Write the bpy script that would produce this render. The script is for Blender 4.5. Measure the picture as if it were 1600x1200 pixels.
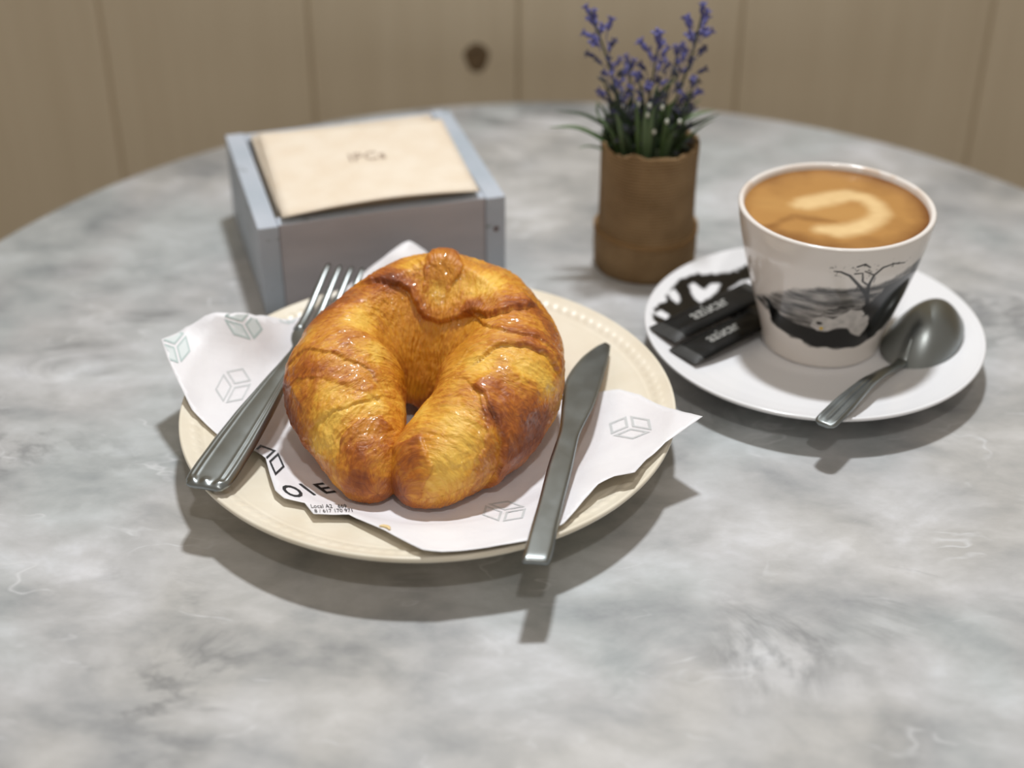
import bpy, bmesh, math, random
import numpy as np
from mathutils import Vector, geometry

random.seed(7)
rng = np.random.default_rng(11)
for o in list(bpy.data.objects):
    bpy.data.objects.remove(o)
scene = bpy.context.scene
COL = scene.collection

# ------------------------------------------------------------------ camera, world, lamps, exposure
# all builders work in centimetres, origin on the table top below the camera; TABLE_Z lifts them to metres
TABLE_Z = 0.74
CAM_H, PITCH, FPX = 38.75, math.radians(33.46), 2400.0
cam_d = bpy.data.cameras.new('camera')
cam = bpy.data.objects.new('camera', cam_d); COL.objects.link(cam)
cam.location = (0, 0, TABLE_Z + CAM_H / 100)
cam.rotation_euler = (math.radians(90) - PITCH, 0, 0)
cam_d.sensor_width = 36; cam_d.lens = FPX / 1600 * 36
cam_d.clip_start = 0.01
cam_d.dof.use_dof = True; cam_d.dof.focus_distance = 0.612; cam_d.dof.aperture_fstop = 4.6
scene.camera = cam

world = bpy.data.worlds.new('world'); scene.world = world; world.use_nodes = True
bg = world.node_tree.nodes['Background']
bg.inputs['Color'].default_value = (1.0, 0.89, 0.76, 1); bg.inputs['Strength'].default_value = 0.31

def area(name, loc, target, size, power, color, shape='DISK'):
    d = bpy.data.lights.new(name, 'AREA'); d.shape = shape; d.size = size; d.energy = power; d.color = color
    o = bpy.data.objects.new(name, d); COL.objects.link(o)
    o.location = loc
    o.rotation_euler = (Vector(target) - Vector(loc)).to_track_quat('-Z', 'Y').to_euler()
    return o
def spot(name, loc, target, radius, power, color, cone, blend):
    d = bpy.data.lights.new(name, 'SPOT'); d.shadow_soft_size = radius; d.energy = power; d.color = color
    d.spot_size = math.radians(cone); d.spot_blend = blend
    o = bpy.data.objects.new(name, d); COL.objects.link(o); o.location = loc
    o.rotation_euler = (Vector(target) - Vector(loc)).to_track_quat('-Z', 'Y').to_euler()
    return o
spot('ceiling_spot', (0.06, 0.94, TABLE_Z + 1.45), (0.03, 0.42, TABLE_Z), 0.065, 84, (0.94, 0.97, 1.0), 62, 1.0)
area('ceiling_spot_front', (0.10, -0.30, TABLE_Z + 1.45), (0.02, 0.50, TABLE_Z), 0.10, 4.0, (1.0, 0.97, 0.94))

scene.view_settings.view_transform = 'Standard'
scene.view_settings.look = 'None'
scene.view_settings.gamma = 1.0
scene.view_settings.use_curve_mapping = False
scene.view_settings.exposure = 0.0

# ------------------------------------------------------------------ geometry helpers
CP, SP = math.cos(PITCH), math.sin(PITCH)
def at(px, py, z):
    """the point at height z (cm) that the photograph shows at this pixel"""
    a = (px - 800) / FPX; b = -(py - 600) / FPX
    t = (z - CAM_H) / (b * CP - SP)
    return np.array([a * t, (b * SP + CP) * t, z])
def at_on(px, py, zf, lift=0.0):
    """the same on a surface z = zf(x, y)"""
    z = 1.5
    for _ in range(25):
        p = at(px, py, z); z = 0.5 * z + 0.5 * (float(zf(p[0], p[1])) + lift)
    return at(px, py, z)
def project(P):
    x, y, z = P[:, 0], P[:, 1], P[:, 2] - CAM_H
    d = y * CP - z * SP; u = z * CP + y * SP
    return np.stack([800 + FPX * x / d, 600 - FPX * u / d], 1), d

def W(p): return Vector((p[0] / 100, p[1] / 100, TABLE_Z + p[2] / 100))

def tag(o, label=None, cat=None, group=None, kind=None):
    if label: o['label'] = label
    if cat: o['category'] = cat
    if group: o['group'] = group
    if kind: o['kind'] = kind
    return o
def thing(name, base, label, cat, group=None):
    o = bpy.data.objects.new(name, None); COL.objects.link(o)
    o.location = W(base); o.empty_display_size = 0.01
    o['base'] = [float(v) for v in base]
    return tag(o, label, cat, group)
def obj(name, V, F, mat, parent=None, base=None, smooth=True, me=None):
    """one mesh object; V in cm (table frame); base = its origin (cm)"""
    V = np.asarray(V, float)
    root = parent
    if parent is not None:
        while root.parent is not None: root = root.parent
        org = np.array(root['base']) if 'base' in root else np.zeros(3)
    else:
        org = np.array(base) if base is not None else np.array([V[:, 0].mean(), V[:, 1].mean(), V[:, 2].min()])
    me = bpy.data.meshes.new(name)
    me.from_pydata(((V - org) / 100).tolist(), [], F)
    me.update()
    if smooth: me.polygons.foreach_set('use_smooth', [True] * len(me.polygons))
    o = bpy.data.objects.new(name, me); COL.objects.link(o)
    if mat: me.materials.append(mat)
    if parent is not None:
        o.parent = parent
    else:
        o.location = W(org); o['base'] = [float(v) for v in org]
    return o
def grid_faces(m, n, cu=False, cv=False):
    F = []
    for i in range(m if cu else m - 1):
        for j in range(n if cv else n - 1):
            a = i * n + j; b = ((i + 1) % m) * n + j
            c = ((i + 1) % m) * n + (j + 1) % n; d = i * n + (j + 1) % n
            F.append((a, b, c, d))
    return F
def lathe(prof, n, c=(0, 0, 0)):
    """profile (r, z) from the axis round the outside; rows = profile points, columns = angle"""
    prof = np.asarray(prof, float); th = np.arange(n) * 2 * np.pi / n
    V = np.stack([np.outer(prof[:, 0], np.cos(th)) + c[0], np.outer(prof[:, 0], np.sin(th)) + c[1],
                  np.repeat(prof[:, 1][:, None], n, 1) + c[2]], 2).reshape(-1, 3)
    F = [f[::-1] for f in grid_faces(len(prof), n, False, True)]
    return V, F
def smooth_curve(P, m):
    """Catmull-Rom through the rows of P, m samples evenly spaced in arc length"""
    P = np.asarray(P, float); Q = np.vstack([2 * P[0] - P[1], P, 2 * P[-1] - P[-2]])
    out = []
    for i in range(len(P) - 1):
        p0, p1, p2, p3 = Q[i:i + 4]
        t = np.linspace(0, 1, 40, endpoint=(i == len(P) - 2))[:, None]
        out.append(0.5 * (2 * p1 + (p2 - p0) * t + (2 * p0 - 5 * p1 + 4 * p2 - p3) * t ** 2 + (3 * p1 - p0 - 3 * p2 + p3) * t ** 3))
    C = np.vstack(out)
    k = min(3, C.shape[1])
    s = np.r_[0, np.cumsum(np.linalg.norm(np.diff(C[:, :k], axis=0), axis=1))]
    u = np.linspace(0, s[-1], m)
    return np.stack([np.interp(u, s, C[:, j]) for j in range(C.shape[1])], 1), u
def tube(P, R, n=8, flat=1.0):
    """tapered tube along points P with radii R, capped; flat squashes it along its own up axis"""
    P = np.asarray(P, float); R = np.asarray(R, float); m = len(P)
    T = np.gradient(P, axis=0); T /= np.linalg.norm(T, axis=1)[:, None] + 1e-9
    ref = np.array([0, 0, 1.0]) if abs(T[:, 2]).mean() < 0.85 else np.array([0, 1.0, 0])
    A = np.cross(T, ref); A /= np.linalg.norm(A, axis=1)[:, None] + 1e-9
    B = np.cross(A, T)
    th = np.arange(n) * 2 * np.pi / n
    V = P[:, None] + R[:, None, None] * (np.cos(th)[None, :, None] * A[:, None] + flat * np.sin(th)[None, :, None] * B[:, None])
    F = grid_faces(m, n, False, True)
    F += [tuple(range(n)), tuple(reversed(range((m - 1) * n, m * n)))]
    return V.reshape(-1, 3), F
def join(parts):
    V, F, k = [], [], 0
    for v, f in parts:
        V.append(np.asarray(v, float)); F += [tuple(i + k for i in q) for q in f]; k += len(v)
    return np.vstack(V), F
def box_vf(c, ux, uy, uz, bev=0.0):
    """box from centre and three half-axes, with bevelled edges"""
    bm = bmesh.new(); bmesh.ops.create_cube(bm, size=2)
    c, ux, uy, uz = (np.asarray(a, float) for a in (c, ux, uy, uz))
    L = [np.linalg.norm(a) for a in (ux, uy, uz)]
    for v in bm.verts: v.co = Vector((v.co.x * L[0], v.co.y * L[1], v.co.z * L[2]))
    if bev: bmesh.ops.bevel(bm, geom=list(bm.edges), offset=bev, segments=2, affect='EDGES', profile=0.6)
    bm.verts.ensure_lookup_table()
    M = np.stack([ux / L[0], uy / L[1], uz / L[2]])
    V = np.array([v.co[:] for v in bm.verts]) @ M + c
    F = [tuple(v.index for v in f.verts) for f in bm.faces]
    bm.free()
    return V, F
def hash3(i, j, k):
    h = (i * 374761393 + j * 668265263 + k * 2147483647 + 1013904223) & 0xffffffff
    h = ((h ^ (h >> 13)) * 1274126177) & 0xffffffff
    return ((h ^ (h >> 16)) & 0xffff) / 32767.5 - 1
def vnoise(P):
    P = np.asarray(P, float); I = np.floor(P).astype(np.int64); f = P - I; f = f * f * f * (f * (f * 6 - 15) + 10)
    r = 0
    for a in (0, 1):
        for b in (0, 1):
            for c in (0, 1):
                w = (f[:, 0] if a else 1 - f[:, 0]) * (f[:, 1] if b else 1 - f[:, 1]) * (f[:, 2] if c else 1 - f[:, 2])
                r = r + w * hash3(I[:, 0] + a, I[:, 1] + b, I[:, 2] + c)
    return r
def fbm(P, o=4):
    r = 0; a = 1.0; P = np.asarray(P, float)
    for k in range(o): r = r + a * vnoise(P * 2 ** k + 17.3 * k); a *= 0.5
    return r / 1.6
def sstep(a, b, x):
    t = np.clip((x - a) / (b - a), 0, 1); return t * t * (3 - 2 * t)
def poly_sd(X, Y, poly):
    """signed distance to a polygon, negative inside"""
    poly = np.asarray(poly, float); n = len(poly)
    d = np.full(X.shape, 1e9); ins = np.zeros(X.shape, bool)
    for i in range(n):
        ax, ay = poly[i]; bx, by = poly[(i + 1) % n]
        ex, ey = bx - ax, by - ay
        t = np.clip(((X - ax) * ex + (Y - ay) * ey) / (ex * ex + ey * ey + 1e-12), 0, 1)
        d = np.minimum(d, np.hypot(X - ax - t * ex, Y - ay - t * ey))
        c = ((ay > Y) != (by > Y)) & (X < (bx - ax) * (Y - ay) / (by - ay + 1e-12) + ax)
        ins ^= c
    return np.where(ins, -d, d)
def line_d(X, Y, pts, wid=None):
    """distance to a polyline; with wid, distance minus the local half width"""
    pts = np.asarray(pts, float); d = np.full(X.shape, 1e9)
    for i in range(len(pts) - 1):
        ax, ay = pts[i]; bx, by = pts[i + 1]; ex, ey = bx - ax, by - ay
        t = np.clip(((X - ax) * ex + (Y - ay) * ey) / (ex * ex + ey * ey + 1e-12), 0, 1)
        q = np.hypot(X - ax - t * ex, Y - ay - t * ey)
        if wid is not None: q = q - (wid[i] * (1 - t) + wid[i + 1] * t)
        d = np.minimum(d, q)
    return d
def color_attr(o, name, C):
    a = o.data.attributes.new(name, 'FLOAT_COLOR', 'POINT')
    a.data.foreach_set('color', np.c_[C, np.ones(len(C))].astype(np.float32).ravel())
def float_attr(o, name, v):
    a = o.data.attributes.new(name, 'FLOAT', 'POINT'); a.data.foreach_set('value', np.asarray(v, np.float32))
def srgb(r, g, b):
    f = lambda c: ((c / 255 + 0.055) / 1.055) ** 2.4 if c > 10 else c / 255 / 12.92
    return (f(r), f(g), f(b))

# ------------------------------------------------------------------ material helpers
class N:
    def __init__(s, name):
        s.m = bpy.data.materials.new(name); s.m.use_nodes = True; s.t = s.m.node_tree
        s.b = s.t.nodes['Principled BSDF']; s.tc = s.t.nodes.new('ShaderNodeTexCoord')
    def new(s, typ, **k):
        n = s.t.nodes.new(typ)
        for a, v in k.items(): setattr(n, a, v)
        return n
    def put(s, sock, v):
        if isinstance(v, bpy.types.NodeSocket): s.t.links.new(v, sock)
        elif isinstance(v, tuple) and len(v) == 3 and sock.type == 'RGBA': sock.default_value = (*v, 1)
        else: sock.default_value = v
    def set(s, **k):
        for a, v in k.items(): s.put(s.b.inputs[a.replace('_', ' ')], v)
        return s
    def mapped(s, scale=(1, 1, 1), rot=(0, 0, 0), src='Object'):
        n = s.new('ShaderNodeMapping'); s.put(n.inputs['Vector'], s.tc.outputs[src])
        n.inputs['Scale'].default_value = scale; n.inputs['Rotation'].default_value = rot
        return n.outputs[0]
    def noise(s, scale, detail=4, rough=0.5, dist=0.0, vec=None):
        n = s.new('ShaderNodeTexNoise'); n.inputs['Scale'].default_value = scale; n.inputs['Detail'].default_value = detail
        n.inputs['Roughness'].default_value = rough; n.inputs['Distortion'].default_value = dist
        s.put(n.inputs['Vector'], vec if vec is not None else s.tc.outputs['Object'])
        return n.outputs['Fac']
    def ramp(s, fac, stops, mode='LINEAR'):
        n = s.new('ShaderNodeValToRGB'); n.color_ramp.interpolation = mode; e = n.color_ramp.elements
        while len(e) < len(stops): e.new(0.5)
        for q, (p, c) in zip(e, stops):
            q.position = p; q.color = (*c, 1) if isinstance(c, tuple) else (c, c, c, 1)
        s.put(n.inputs[0], fac)
        return n.outputs[0]
    def mix(s, fac, a, b, mode='MIX'):
        n = s.new('ShaderNodeMix', data_type='RGBA', blend_type=mode)
        s.put(n.inputs[0], fac); s.put(n.inputs[6], a); s.put(n.inputs[7], b)
        return n.outputs[2]
    def math(s, op, a, b=0.0, clamp=False):
        n = s.new('ShaderNodeMath', operation=op, use_clamp=clamp); s.put(n.inputs[0], a); s.put(n.inputs[1], b)
        return n.outputs[0]
    def bump(s, h, strength=0.3, dist=0.001, normal=None):
        n = s.new('ShaderNodeBump'); n.inputs['Strength'].default_value = strength; n.inputs['Distance'].default_value = dist
        s.put(n.inputs['Height'], h)
        if normal is not None: s.put(n.inputs['Normal'], normal)
        return n.outputs[0]
    def attr(s, name, out='Color'):
        n = s.new('ShaderNodeAttribute', attribute_name=name); return n.outputs[out]

def mat_marble():
    n = N('marble')
    w = n.mapped((1, 1.5, 1), (0, 0, 0.5))
    big = n.noise(8, 3, 0.5, 0.3, w)
    mid = n.noise(19, 5, 0.55, 0.35, w)
    fine = n.noise(70, 4, 0.6, 0.2, w)
    v = n.math('ADD', n.math('MULTIPLY', big, 0.34), n.math('ADD', n.math('MULTIPLY', mid, 0.50), n.math('MULTIPLY', fine, 0.16)))
    col = n.ramp(v, [(0.34, srgb(134, 136, 139)), (0.43, srgb(162, 163, 164)), (0.50, srgb(179, 179, 179)), (0.57, srgb(194, 194, 195)), (0.66, srgb(216, 217, 221))])
    hue = n.ramp(n.noise(9, 2, 0.5, 0.2, n.mapped((1.2, 1, 1), (0, 0, 1.1))), [(0.38, srgb(250, 255, 255)), (0.5, (1, 1, 1)), (0.62, srgb(255, 253, 249))])
    col = n.mix(1.0, col, hue, 'MULTIPLY')
    # short white calcite veins
    rid = n.math('ABSOLUTE', n.math('SUBTRACT', n.noise(22, 3, 0.5, 0.2, n.mapped((0.8, 1.6, 1), (0, 0, -0.35))), 0.5))
    msk = n.ramp(n.noise(38, 3, 0.6, 0.0, n.mapped((1, 1, 1), (0, 0, 2.0))), [(0.51, 0.0), (0.66, 1.0)])
    vein = n.math('MULTIPLY', n.ramp(rid, [(0.0, 1.0), (0.016, 0.0)]), msk)
    col = n.mix(n.math('MULTIPLY', vein, 0.6), col, srgb(216, 217, 219))
    # dark grey wisps
    rid2 = n.math('ABSOLUTE', n.math('SUBTRACT', n.noise(8, 6, 0.62, 0.8, n.mapped((0.8, 1.7, 1), (0, 0, 0.35))), 0.47))
    msk2 = n.ramp(n.noise(11, 3, 0.5), [(0.52, 0.0), (0.64, 1.0)])
    col = n.mix(n.math('MULTIPLY', n.math('MULTIPLY', n.ramp(rid2, [(0.0, 1.0), (0.045, 0.0)]), msk2), 0.55), col, srgb(96, 98, 100))
    n.set(Base_Color=col, Roughness=n.ramp(n.noise(30, 3), [(0.3, 0.30), (0.7, 0.42)]), Specular_IOR_Level=0.45)
    return n.m
def mat_plank():
    n = N('painted_wood_plank')
    g = n.noise(6, 6, 0.6, 0.3, n.mapped((9, 9, 0.6)))
    col = n.ramp(g, [(0.3, srgb(220, 205, 178)), (0.7, srgb(229, 215, 189))])
    n.set(Base_Color=col, Roughness=0.55, Normal=n.bump(g, 0.2, 0.001))
    return n.m
def simple(name, rgb, rough=0.5, metal=0.0, **k):
    n = N(name); n.set(Base_Color=rgb, Roughness=rough, Metallic=metal, **k); return n.m

MARBLE = mat_marble(); PLANK = mat_plank()
# ------------------------------------------------------------------ the setting
WALL_Y = 97.0
Vf, Ff = box_vf((0, 20, -74.0 - 1.0), (180, 0, 0), (0, 120, 0), (0, 0, 1.0))
nf = N('floor_tile')
nf.set(Base_Color=nf.ramp(nf.noise(5, 5), [(0.3, srgb(110, 98, 86)), (0.7, srgb(140, 126, 110))]), Roughness=0.5)
tag(obj('floor', Vf, Ff, nf.m, base=(0, 20, -76), smooth=False), 'plain stone floor under the cafe table', None, None, 'structure')
Vw, Fw = box_vf((0, WALL_Y + 3.6, 33), (180, 0, 0), (0, 1.5, 0), (0, 0, 107))
wall = tag(obj('wall_back', Vw, Fw, simple('wall_backing', srgb(120, 102, 80), 0.8), base=(0, WALL_Y + 2, -74), smooth=False),
           'tan painted plank wall behind the marble table', None, None, 'structure')
edges = [-27.0 - 14.5 * k for k in range(9, 0, -1)] + [-27.0, -13.4, 0.4, 15.1, 31.4] + [31.4 + 14.5 * k for k in range(1, 9)]
for a, b in zip(edges[:-1], edges[1:]):
    prof = [(a + 0.03, 2.2), (a + 0.03, 0.22), (a + 0.25, 0.04), (a + 0.4, 0.0), (b - 0.4, 0.0), (b - 0.25, 0.04), (b - 0.03, 0.22), (b - 0.03, 2.2)]
    V = [(x, WALL_Y + y, z) for z in (-74, 140) for x, y in prof]; k = len(prof)
    F = [(i, (i + 1) % k, (i + 1) % k + k, i + k) for i in range(k)] + [tuple(range(k))[::-1], tuple(range(k, 2 * k))]
    obj('plank', V, F, PLANK, wall, smooth=False)
# a knot in the plank above the napkin box
kc = np.array([-2.35, WALL_Y - 0.02, 0.6])
th = np.arange(20) * 2 * np.pi / 20
Vk = np.vstack([[kc + (0, 0.0, 0)]] + [kc + np.stack([r * np.cos(th) * (1 + 0.12 * np.sin(3 * th)), np.full(20, y), 1.25 * r * np.sin(th)], 1) for r, y in ((0.35, -0.03), (0.62, -0.05), (0.85, 0.03))])
Fk = [(0, 1 + (j + 1) % 20, 1 + j) for j in range(20)] + [(1 + i * 20 + j, 1 + i * 20 + (j + 1) % 20, 1 + (i + 1) * 20 + (j + 1) % 20, 1 + (i + 1) * 20 + j) for i in range(2) for j in range(20)]
kn = N('knot'); kn.set(Base_Color=kn.ramp(kn.noise(160, 3), [(0.35, srgb(104, 86, 62)), (0.65, srgb(136, 114, 86))]), Roughness=0.7)
tag(obj('knot', Vk, Fk, kn.m, wall), 'dark knot in the tan plank')

# ------------------------------------------------------------------ table
TC, TR = (2.86, 57.42), 34.0
table = thing('cafe_table', (TC[0], TC[1], -74), 'round grey marble cafe table carrying the breakfast', 'table')
V, F = lathe([(0.01, 0), (8, 0), (16, 0), (24, 0), (TR - 0.5, 0), (TR - 0.15, -0.12), (TR, -0.45), (TR, -1.5), (TR - 0.15, -1.85), (TR - 0.5, -2.0), (16, -2.0), (0.01, -2.0)], 160, (*TC, 0))
obj('table_top', V, F, MARBLE, table)
IRON = simple('black_iron', (0.02, 0.02, 0.02), 0.45, 0.6)
V, F = lathe([(0.01, -2.02), (11, -2.02), (11, -2.7), (3.4, -3.6), (2.6, -8), (2.6, -60), (3.2, -66), (4.6, -69.5), (4.6, -70), (0.01, -70)], 48, (*TC, 0))
obj('pedestal', V, F, IRON, table)
V, F = lathe([(0.01, -70), (4.5, -70), (9, -71), (20, -72.4), (21, -72.8), (21, -74), (0.01, -74)], 64, (*TC, 0))
obj('base', V, F, IRON, table)

# ------------------------------------------------------------------ plate
PC, PR = np.array([-3.52, 53.88]), 10.36
pr_r = [0, 5.9, 6.4, 6.9, 7.4, 8.2, 9.0, 9.8, 10.15, PR]
pr_z = [0.80, 0.80, 0.86, 1.05, 1.33, 1.62, 1.86, 2.12, 2.26, 2.36]
def zplate(x, y):
    return np.interp(np.hypot(x - PC[0], y - PC[1]), pr_r, pr_z)
NP = 960
rr = np.concatenate([np.linspace(0.01, 5.8, 10), np.linspace(6.0, 9.2, 26), np.linspace(9.28, 10.3, 20)])
zz = np.interp(rr, pr_r, pr_z)
for _ in range(2): zz[1:-1] = 0.25 * zz[:-2] + 0.5 * zz[1:-1] + 0.25 * zz[2:]
under = [(PR, 2.36), (PR + 0.07, 2.30), (PR + 0.08, 2.20), (PR, 2.08), (9.7, 1.86), (9.0, 1.55), (8.2, 1.22), (7.4, 0.9), (6.6, 0.55), (6.2, 0.38), (6.1, 0.05), (6.0, 0.0), (5.6, 0.0), (5.5, 0.2), (5.2, 0.4), (0.01, 0.4)]
prof = np.vstack([np.c_[rr, zz], under])
V, F = lathe(prof, NP, (*PC, 0))
th = np.tile(np.arange(NP) * 2 * np.pi / NP, len(prof)); ri = np.repeat(np.arange(len(prof)), NP)
rad = np.hypot(V[:, 0] - PC[0], V[:, 1] - PC[1])
NB = 118
ph = (th * NB / (2 * np.pi)) % 1.0 - 0.5
bead = np.clip(1 - ((ph * 2 * np.pi * 9.82 / NB) ** 2 / 0.25 ** 2 + (rad - 9.80) ** 2 / 0.20 ** 2), 0, 1) ** 0.8
V[:, 2] += np.where(ri < len(rr), 0.05 * bead - 0.02 * np.exp(-((rad - 9.48) / 0.07) ** 2), 0)
npl = N('cream_stoneware')
npl.set(Base_Color=npl.ramp(npl.noise(60, 4), [(0.35, srgb(229, 219, 198)), (0.7, srgb(236, 228, 210))]), Roughness=0.36, Coat_Weight=0.12, Coat_Roughness=0.15)
plate = tag(obj('plate', V, F, npl.m, base=(*PC, 0)), 'cream stoneware plate with a beaded rim under the croissant', 'plate')

# ------------------------------------------------------------------ wrapping paper on the plate
outline = [(252, 530, 1.5), (262, 560, 1.15), (280, 600, .7), (300, 640, .32), (345, 683, .22), (395, 703, .35), (415, 715, .5), (422, 742, .45), (430, 766, .4), (444, 778, .38),
           (476, 785, .35), (490, 803, .38), (520, 804, .36), (545, 803, .4), (600, 828, .45), (660, 858, .38), (690, 862, .25), (760, 855, .22), (822, 845, .25), (880, 818, .30),
           (912, 782, .5), (935, 755, .7), (960, 743, .75), (992, 738, .7), (1010, 718, .45), (1040, 690, .42), (1098, 650, .9), (1056, 640, .5), (1000, 617, .3),
           (968, 607, .4), (930, 614, .15), (880, 590, .08), (800, 520, .12), (720, 450, .3), (665, 393, 1.0), (640, 375, 1.7), (600, 402, 1.2), (560, 432, .7),
           (500, 476, .45), (455, 500, .4), (430, 497, .9), (400, 490, 1.8), (360, 487, 2.1), (320, 494, 1.7), (290, 512, 1.35)]
inner = [(650, 600, .07), (520, 600, .07), (800, 600, .07), (600, 700, .07), (750, 700, .07), (560, 740, .08), (700, 790, .1), (620, 815, .16), (800, 790, .1), (850, 740, .08),
         (1000, 665, .22), (940, 690, .12), (1030, 660, .35), (900, 720, .1), (380, 620, .1), (330, 600, .4), (350, 540, 1.0), (300, 560, .8), (420, 560, .22), (440, 620, .12), (470, 700, .12), (500, 760, .2), (600, 480, .25), (700, 520, .08)]
ctl = np.array([(*at_on(x, y, zplate, l)[:2], l) for x, y, l in outline + inner])
def _tps(d2): return 0.5 * d2 * np.log(d2 + 1e-9)
_n = len(ctl)
_K = _tps((ctl[:, None, 0] - ctl[None, :, 0]) ** 2 + (ctl[:, None, 1] - ctl[None, :, 1]) ** 2) + 0.25 * np.eye(_n)
_P = np.c_[np.ones(_n), ctl[:, :2]]
_sol = np.linalg.solve(np.block([[_K, _P], [_P.T, np.zeros((3, 3))]]), np.r_[ctl[:, 2], 0, 0, 0])
def zpaper(x, y):
    """height of the paper: plate surface plus a thin-plate lift"""
    x = np.atleast_1d(np.asarray(x, float)); y = np.atleast_1d(np.asarray(y, float))
    lift = _tps((x[:, None] - ctl[None, :, 0]) ** 2 + (y[:, None] - ctl[None, :, 1]) ** 2) @ _sol[:_n] + _sol[_n] + _sol[_n + 1] * x + _sol[_n + 2] * y
    q = np.stack([x, y, 0 * x], 1)
    lift = np.where(lift > .07, lift, .07 * np.exp(np.minimum(lift - .07, 0) / .2)) + np.clip(lift, 0.05, 0.5) * (0.07 * vnoise(q * 0.8 + 3.1) + 0.03 * vnoise(q * 2.0))
    return zplate(x, y) + np.clip(lift, 0.05, 2.4)
def zp1(x, y): return float(zpaper(x, y)[0])
op = ctl[:len(outline), :2]
dense = []
for i in range(len(op)):
    a, b = op[i], op[(i + 1) % len(op)]; k = max(2, int(np.linalg.norm(b - a) / 0.18))
    dense += [a + (b - a) * t / k for t in range(k)]
dense = np.array(dense)
gx, gy = np.meshgrid(np.arange(-17, 10, 0.2), np.arange(40, 68, 0.2)); gx = gx.ravel() + rng.uniform(-.03, .03, gx.size); gy = gy.ravel() + rng.uniform(-.03, .03, gy.size)
ins = poly_sd(gx, gy, op) < -0.12
pts = np.vstack([dense, np.c_[gx, gy][ins]])
nd = len(dense)
res = geometry.delaunay_2d_cdt([Vector(p) for p in pts], [(i, (i + 1) % nd) for i in range(nd)], [], 1, 1e-5)
P2 = np.array([v[:] for v in res[0]])
Vp = np.c_[P2, zpaper(P2[:, 0], P2[:, 1])]
Fp = [tuple(f) for f in res[2]]
npp = N('white_greaseproof_paper')
npp.set(Base_Color=npp.ramp(npp.noise(40, 4), [(0.3, srgb(232, 230, 233)), (0.7, srgb(241, 240, 242))]), Roughness=0.5, Normal=npp.bump(npp.noise(70, 4, 0.6), 0.25, 0.002))
paper = obj('wrapping_paper', Vp, Fp, npp.m, base=(*PC, 0.9))
tag(paper, 'white printed greaseproof paper spread on the plate under the croissant', 'paper')
sm = paper.modifiers.new('thickness', 'SOLIDIFY'); sm.thickness = 0.0001; sm.offset = -1

INK = simple('dark_ink', srgb(42, 46, 48), 0.55)
FAINT = simple('pale_green_ink', srgb(186, 202, 200), 0.55)
TINT = simple('pale_green_tint', srgb(219, 227, 227), 0.55)
GREYINK = simple('pale_grey_ink', srgb(205, 208, 209), 0.55)
RHOMB = [[(0, 1), (.866, .5), (0, 0), (-.866, .5)], [(-.866, .5), (0, 0), (0, -1), (-.866, -.5)], [(.866, .5), (.866, -.5), (0, -1), (0, 0)]]
def on_paper(pxs, lift=0.018):
    q = np.asarray([tuple(v) for v in pxs], float); a = (q[:, 0] - 800) / FPX; b = -(q[:, 1] - 600) / FPX
    z = np.full(len(q), 1.5)
    for _ in range(25):
        t = (z - CAM_H) / (b * CP - SP); z = .5 * z + .5 * zpaper(a * t, (b * SP + CP) * t)
    t = (z - CAM_H) / (b * CP - SP); x, y = a * t, (b * SP + CP) * t
    return np.c_[x, y, zpaper(x, y) + lift]
def logo(o, right, up, mat, fill=None, lw=0.12, which=(0, 1, 2)):
    o, right, up = map(np.array, (o, right, up)); parts = []; fills = []
    for w in which:
        q = np.array(RHOMB[w]); c = q.mean(0); q = c + (q - c) * 0.84
        qi = c + (q - c) * (1 - 2.1 * lw)
        outer, innr = [], []
        for k in range(4):
            for t in np.arange(0, 1, 0.125):
                outer.append(q[k] * (1 - t) + q[(k + 1) % 4] * t); innr.append(qi[k] * (1 - t) + qi[(k + 1) % 4] * t)
        px = [o + right * a + up * b for a, b in outer + innr]
        V = on_paper(px); m = len(outer)
        parts.append((V, [(i, (i + 1) % m, (i + 1) % m + m, i + m) for i in range(m)]))
        cp = on_paper([o + right * c[0] + up * c[1]], 0.012)
        Vi = np.vstack([V[m:] - (0, 0, .006), cp])
        fills.append((Vi, [(i, (i + 1) % m, m) for i in range(m)]))
    def clip(V, F):
        out = poly_sd(V[:, 0], V[:, 1], op) > -.03
        return V, [f for f in F if not any(out[k] for k in f)]
    V, F = clip(*join(parts)); obj('printed_logo', V, F, mat, paper, smooth=False)
    if fill:
        V, F = clip(*join(fills)); obj('logo_fill', V, F, fill, paper, smooth=False)
def text_vf(body, size=1.0, bold=0.0):
    cu = bpy.data.curves.new('t', 'FONT'); cu.body = body; cu.size = size; cu.resolution_u = 3; cu.offset = bold
    o = bpy.data.objects.new('t', cu); COL.objects.link(o)
    dg = bpy.context.evaluated_depsgraph_get(); me = o.evaluated_get(dg).to_mesh()
    V = np.array([v.co[:2] for v in me.vertices]); F = [tuple(p.vertices) for p in me.polygons]
    bpy.data.objects.remove(o); bpy.data.curves.remove(cu)
    return V, F
def paper_text(body, o, right, up, mat):
    V, F = text_vf(body, bold=.018 if len(body) == 1 else 0.0); o, right, up = map(np.array, (o, right, up))
    P = on_paper([o + right * a + up * b for a, b in V], 0.02); out = poly_sd(P[:, 0], P[:, 1], op) > -.02
    obj('printed_text', P, [f for f in F if not any(out[k] for k in f)], mat, paper, smooth=False)
logo((418, 720), (27, -3), (-12, -27), INK, None, 0.14)
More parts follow.
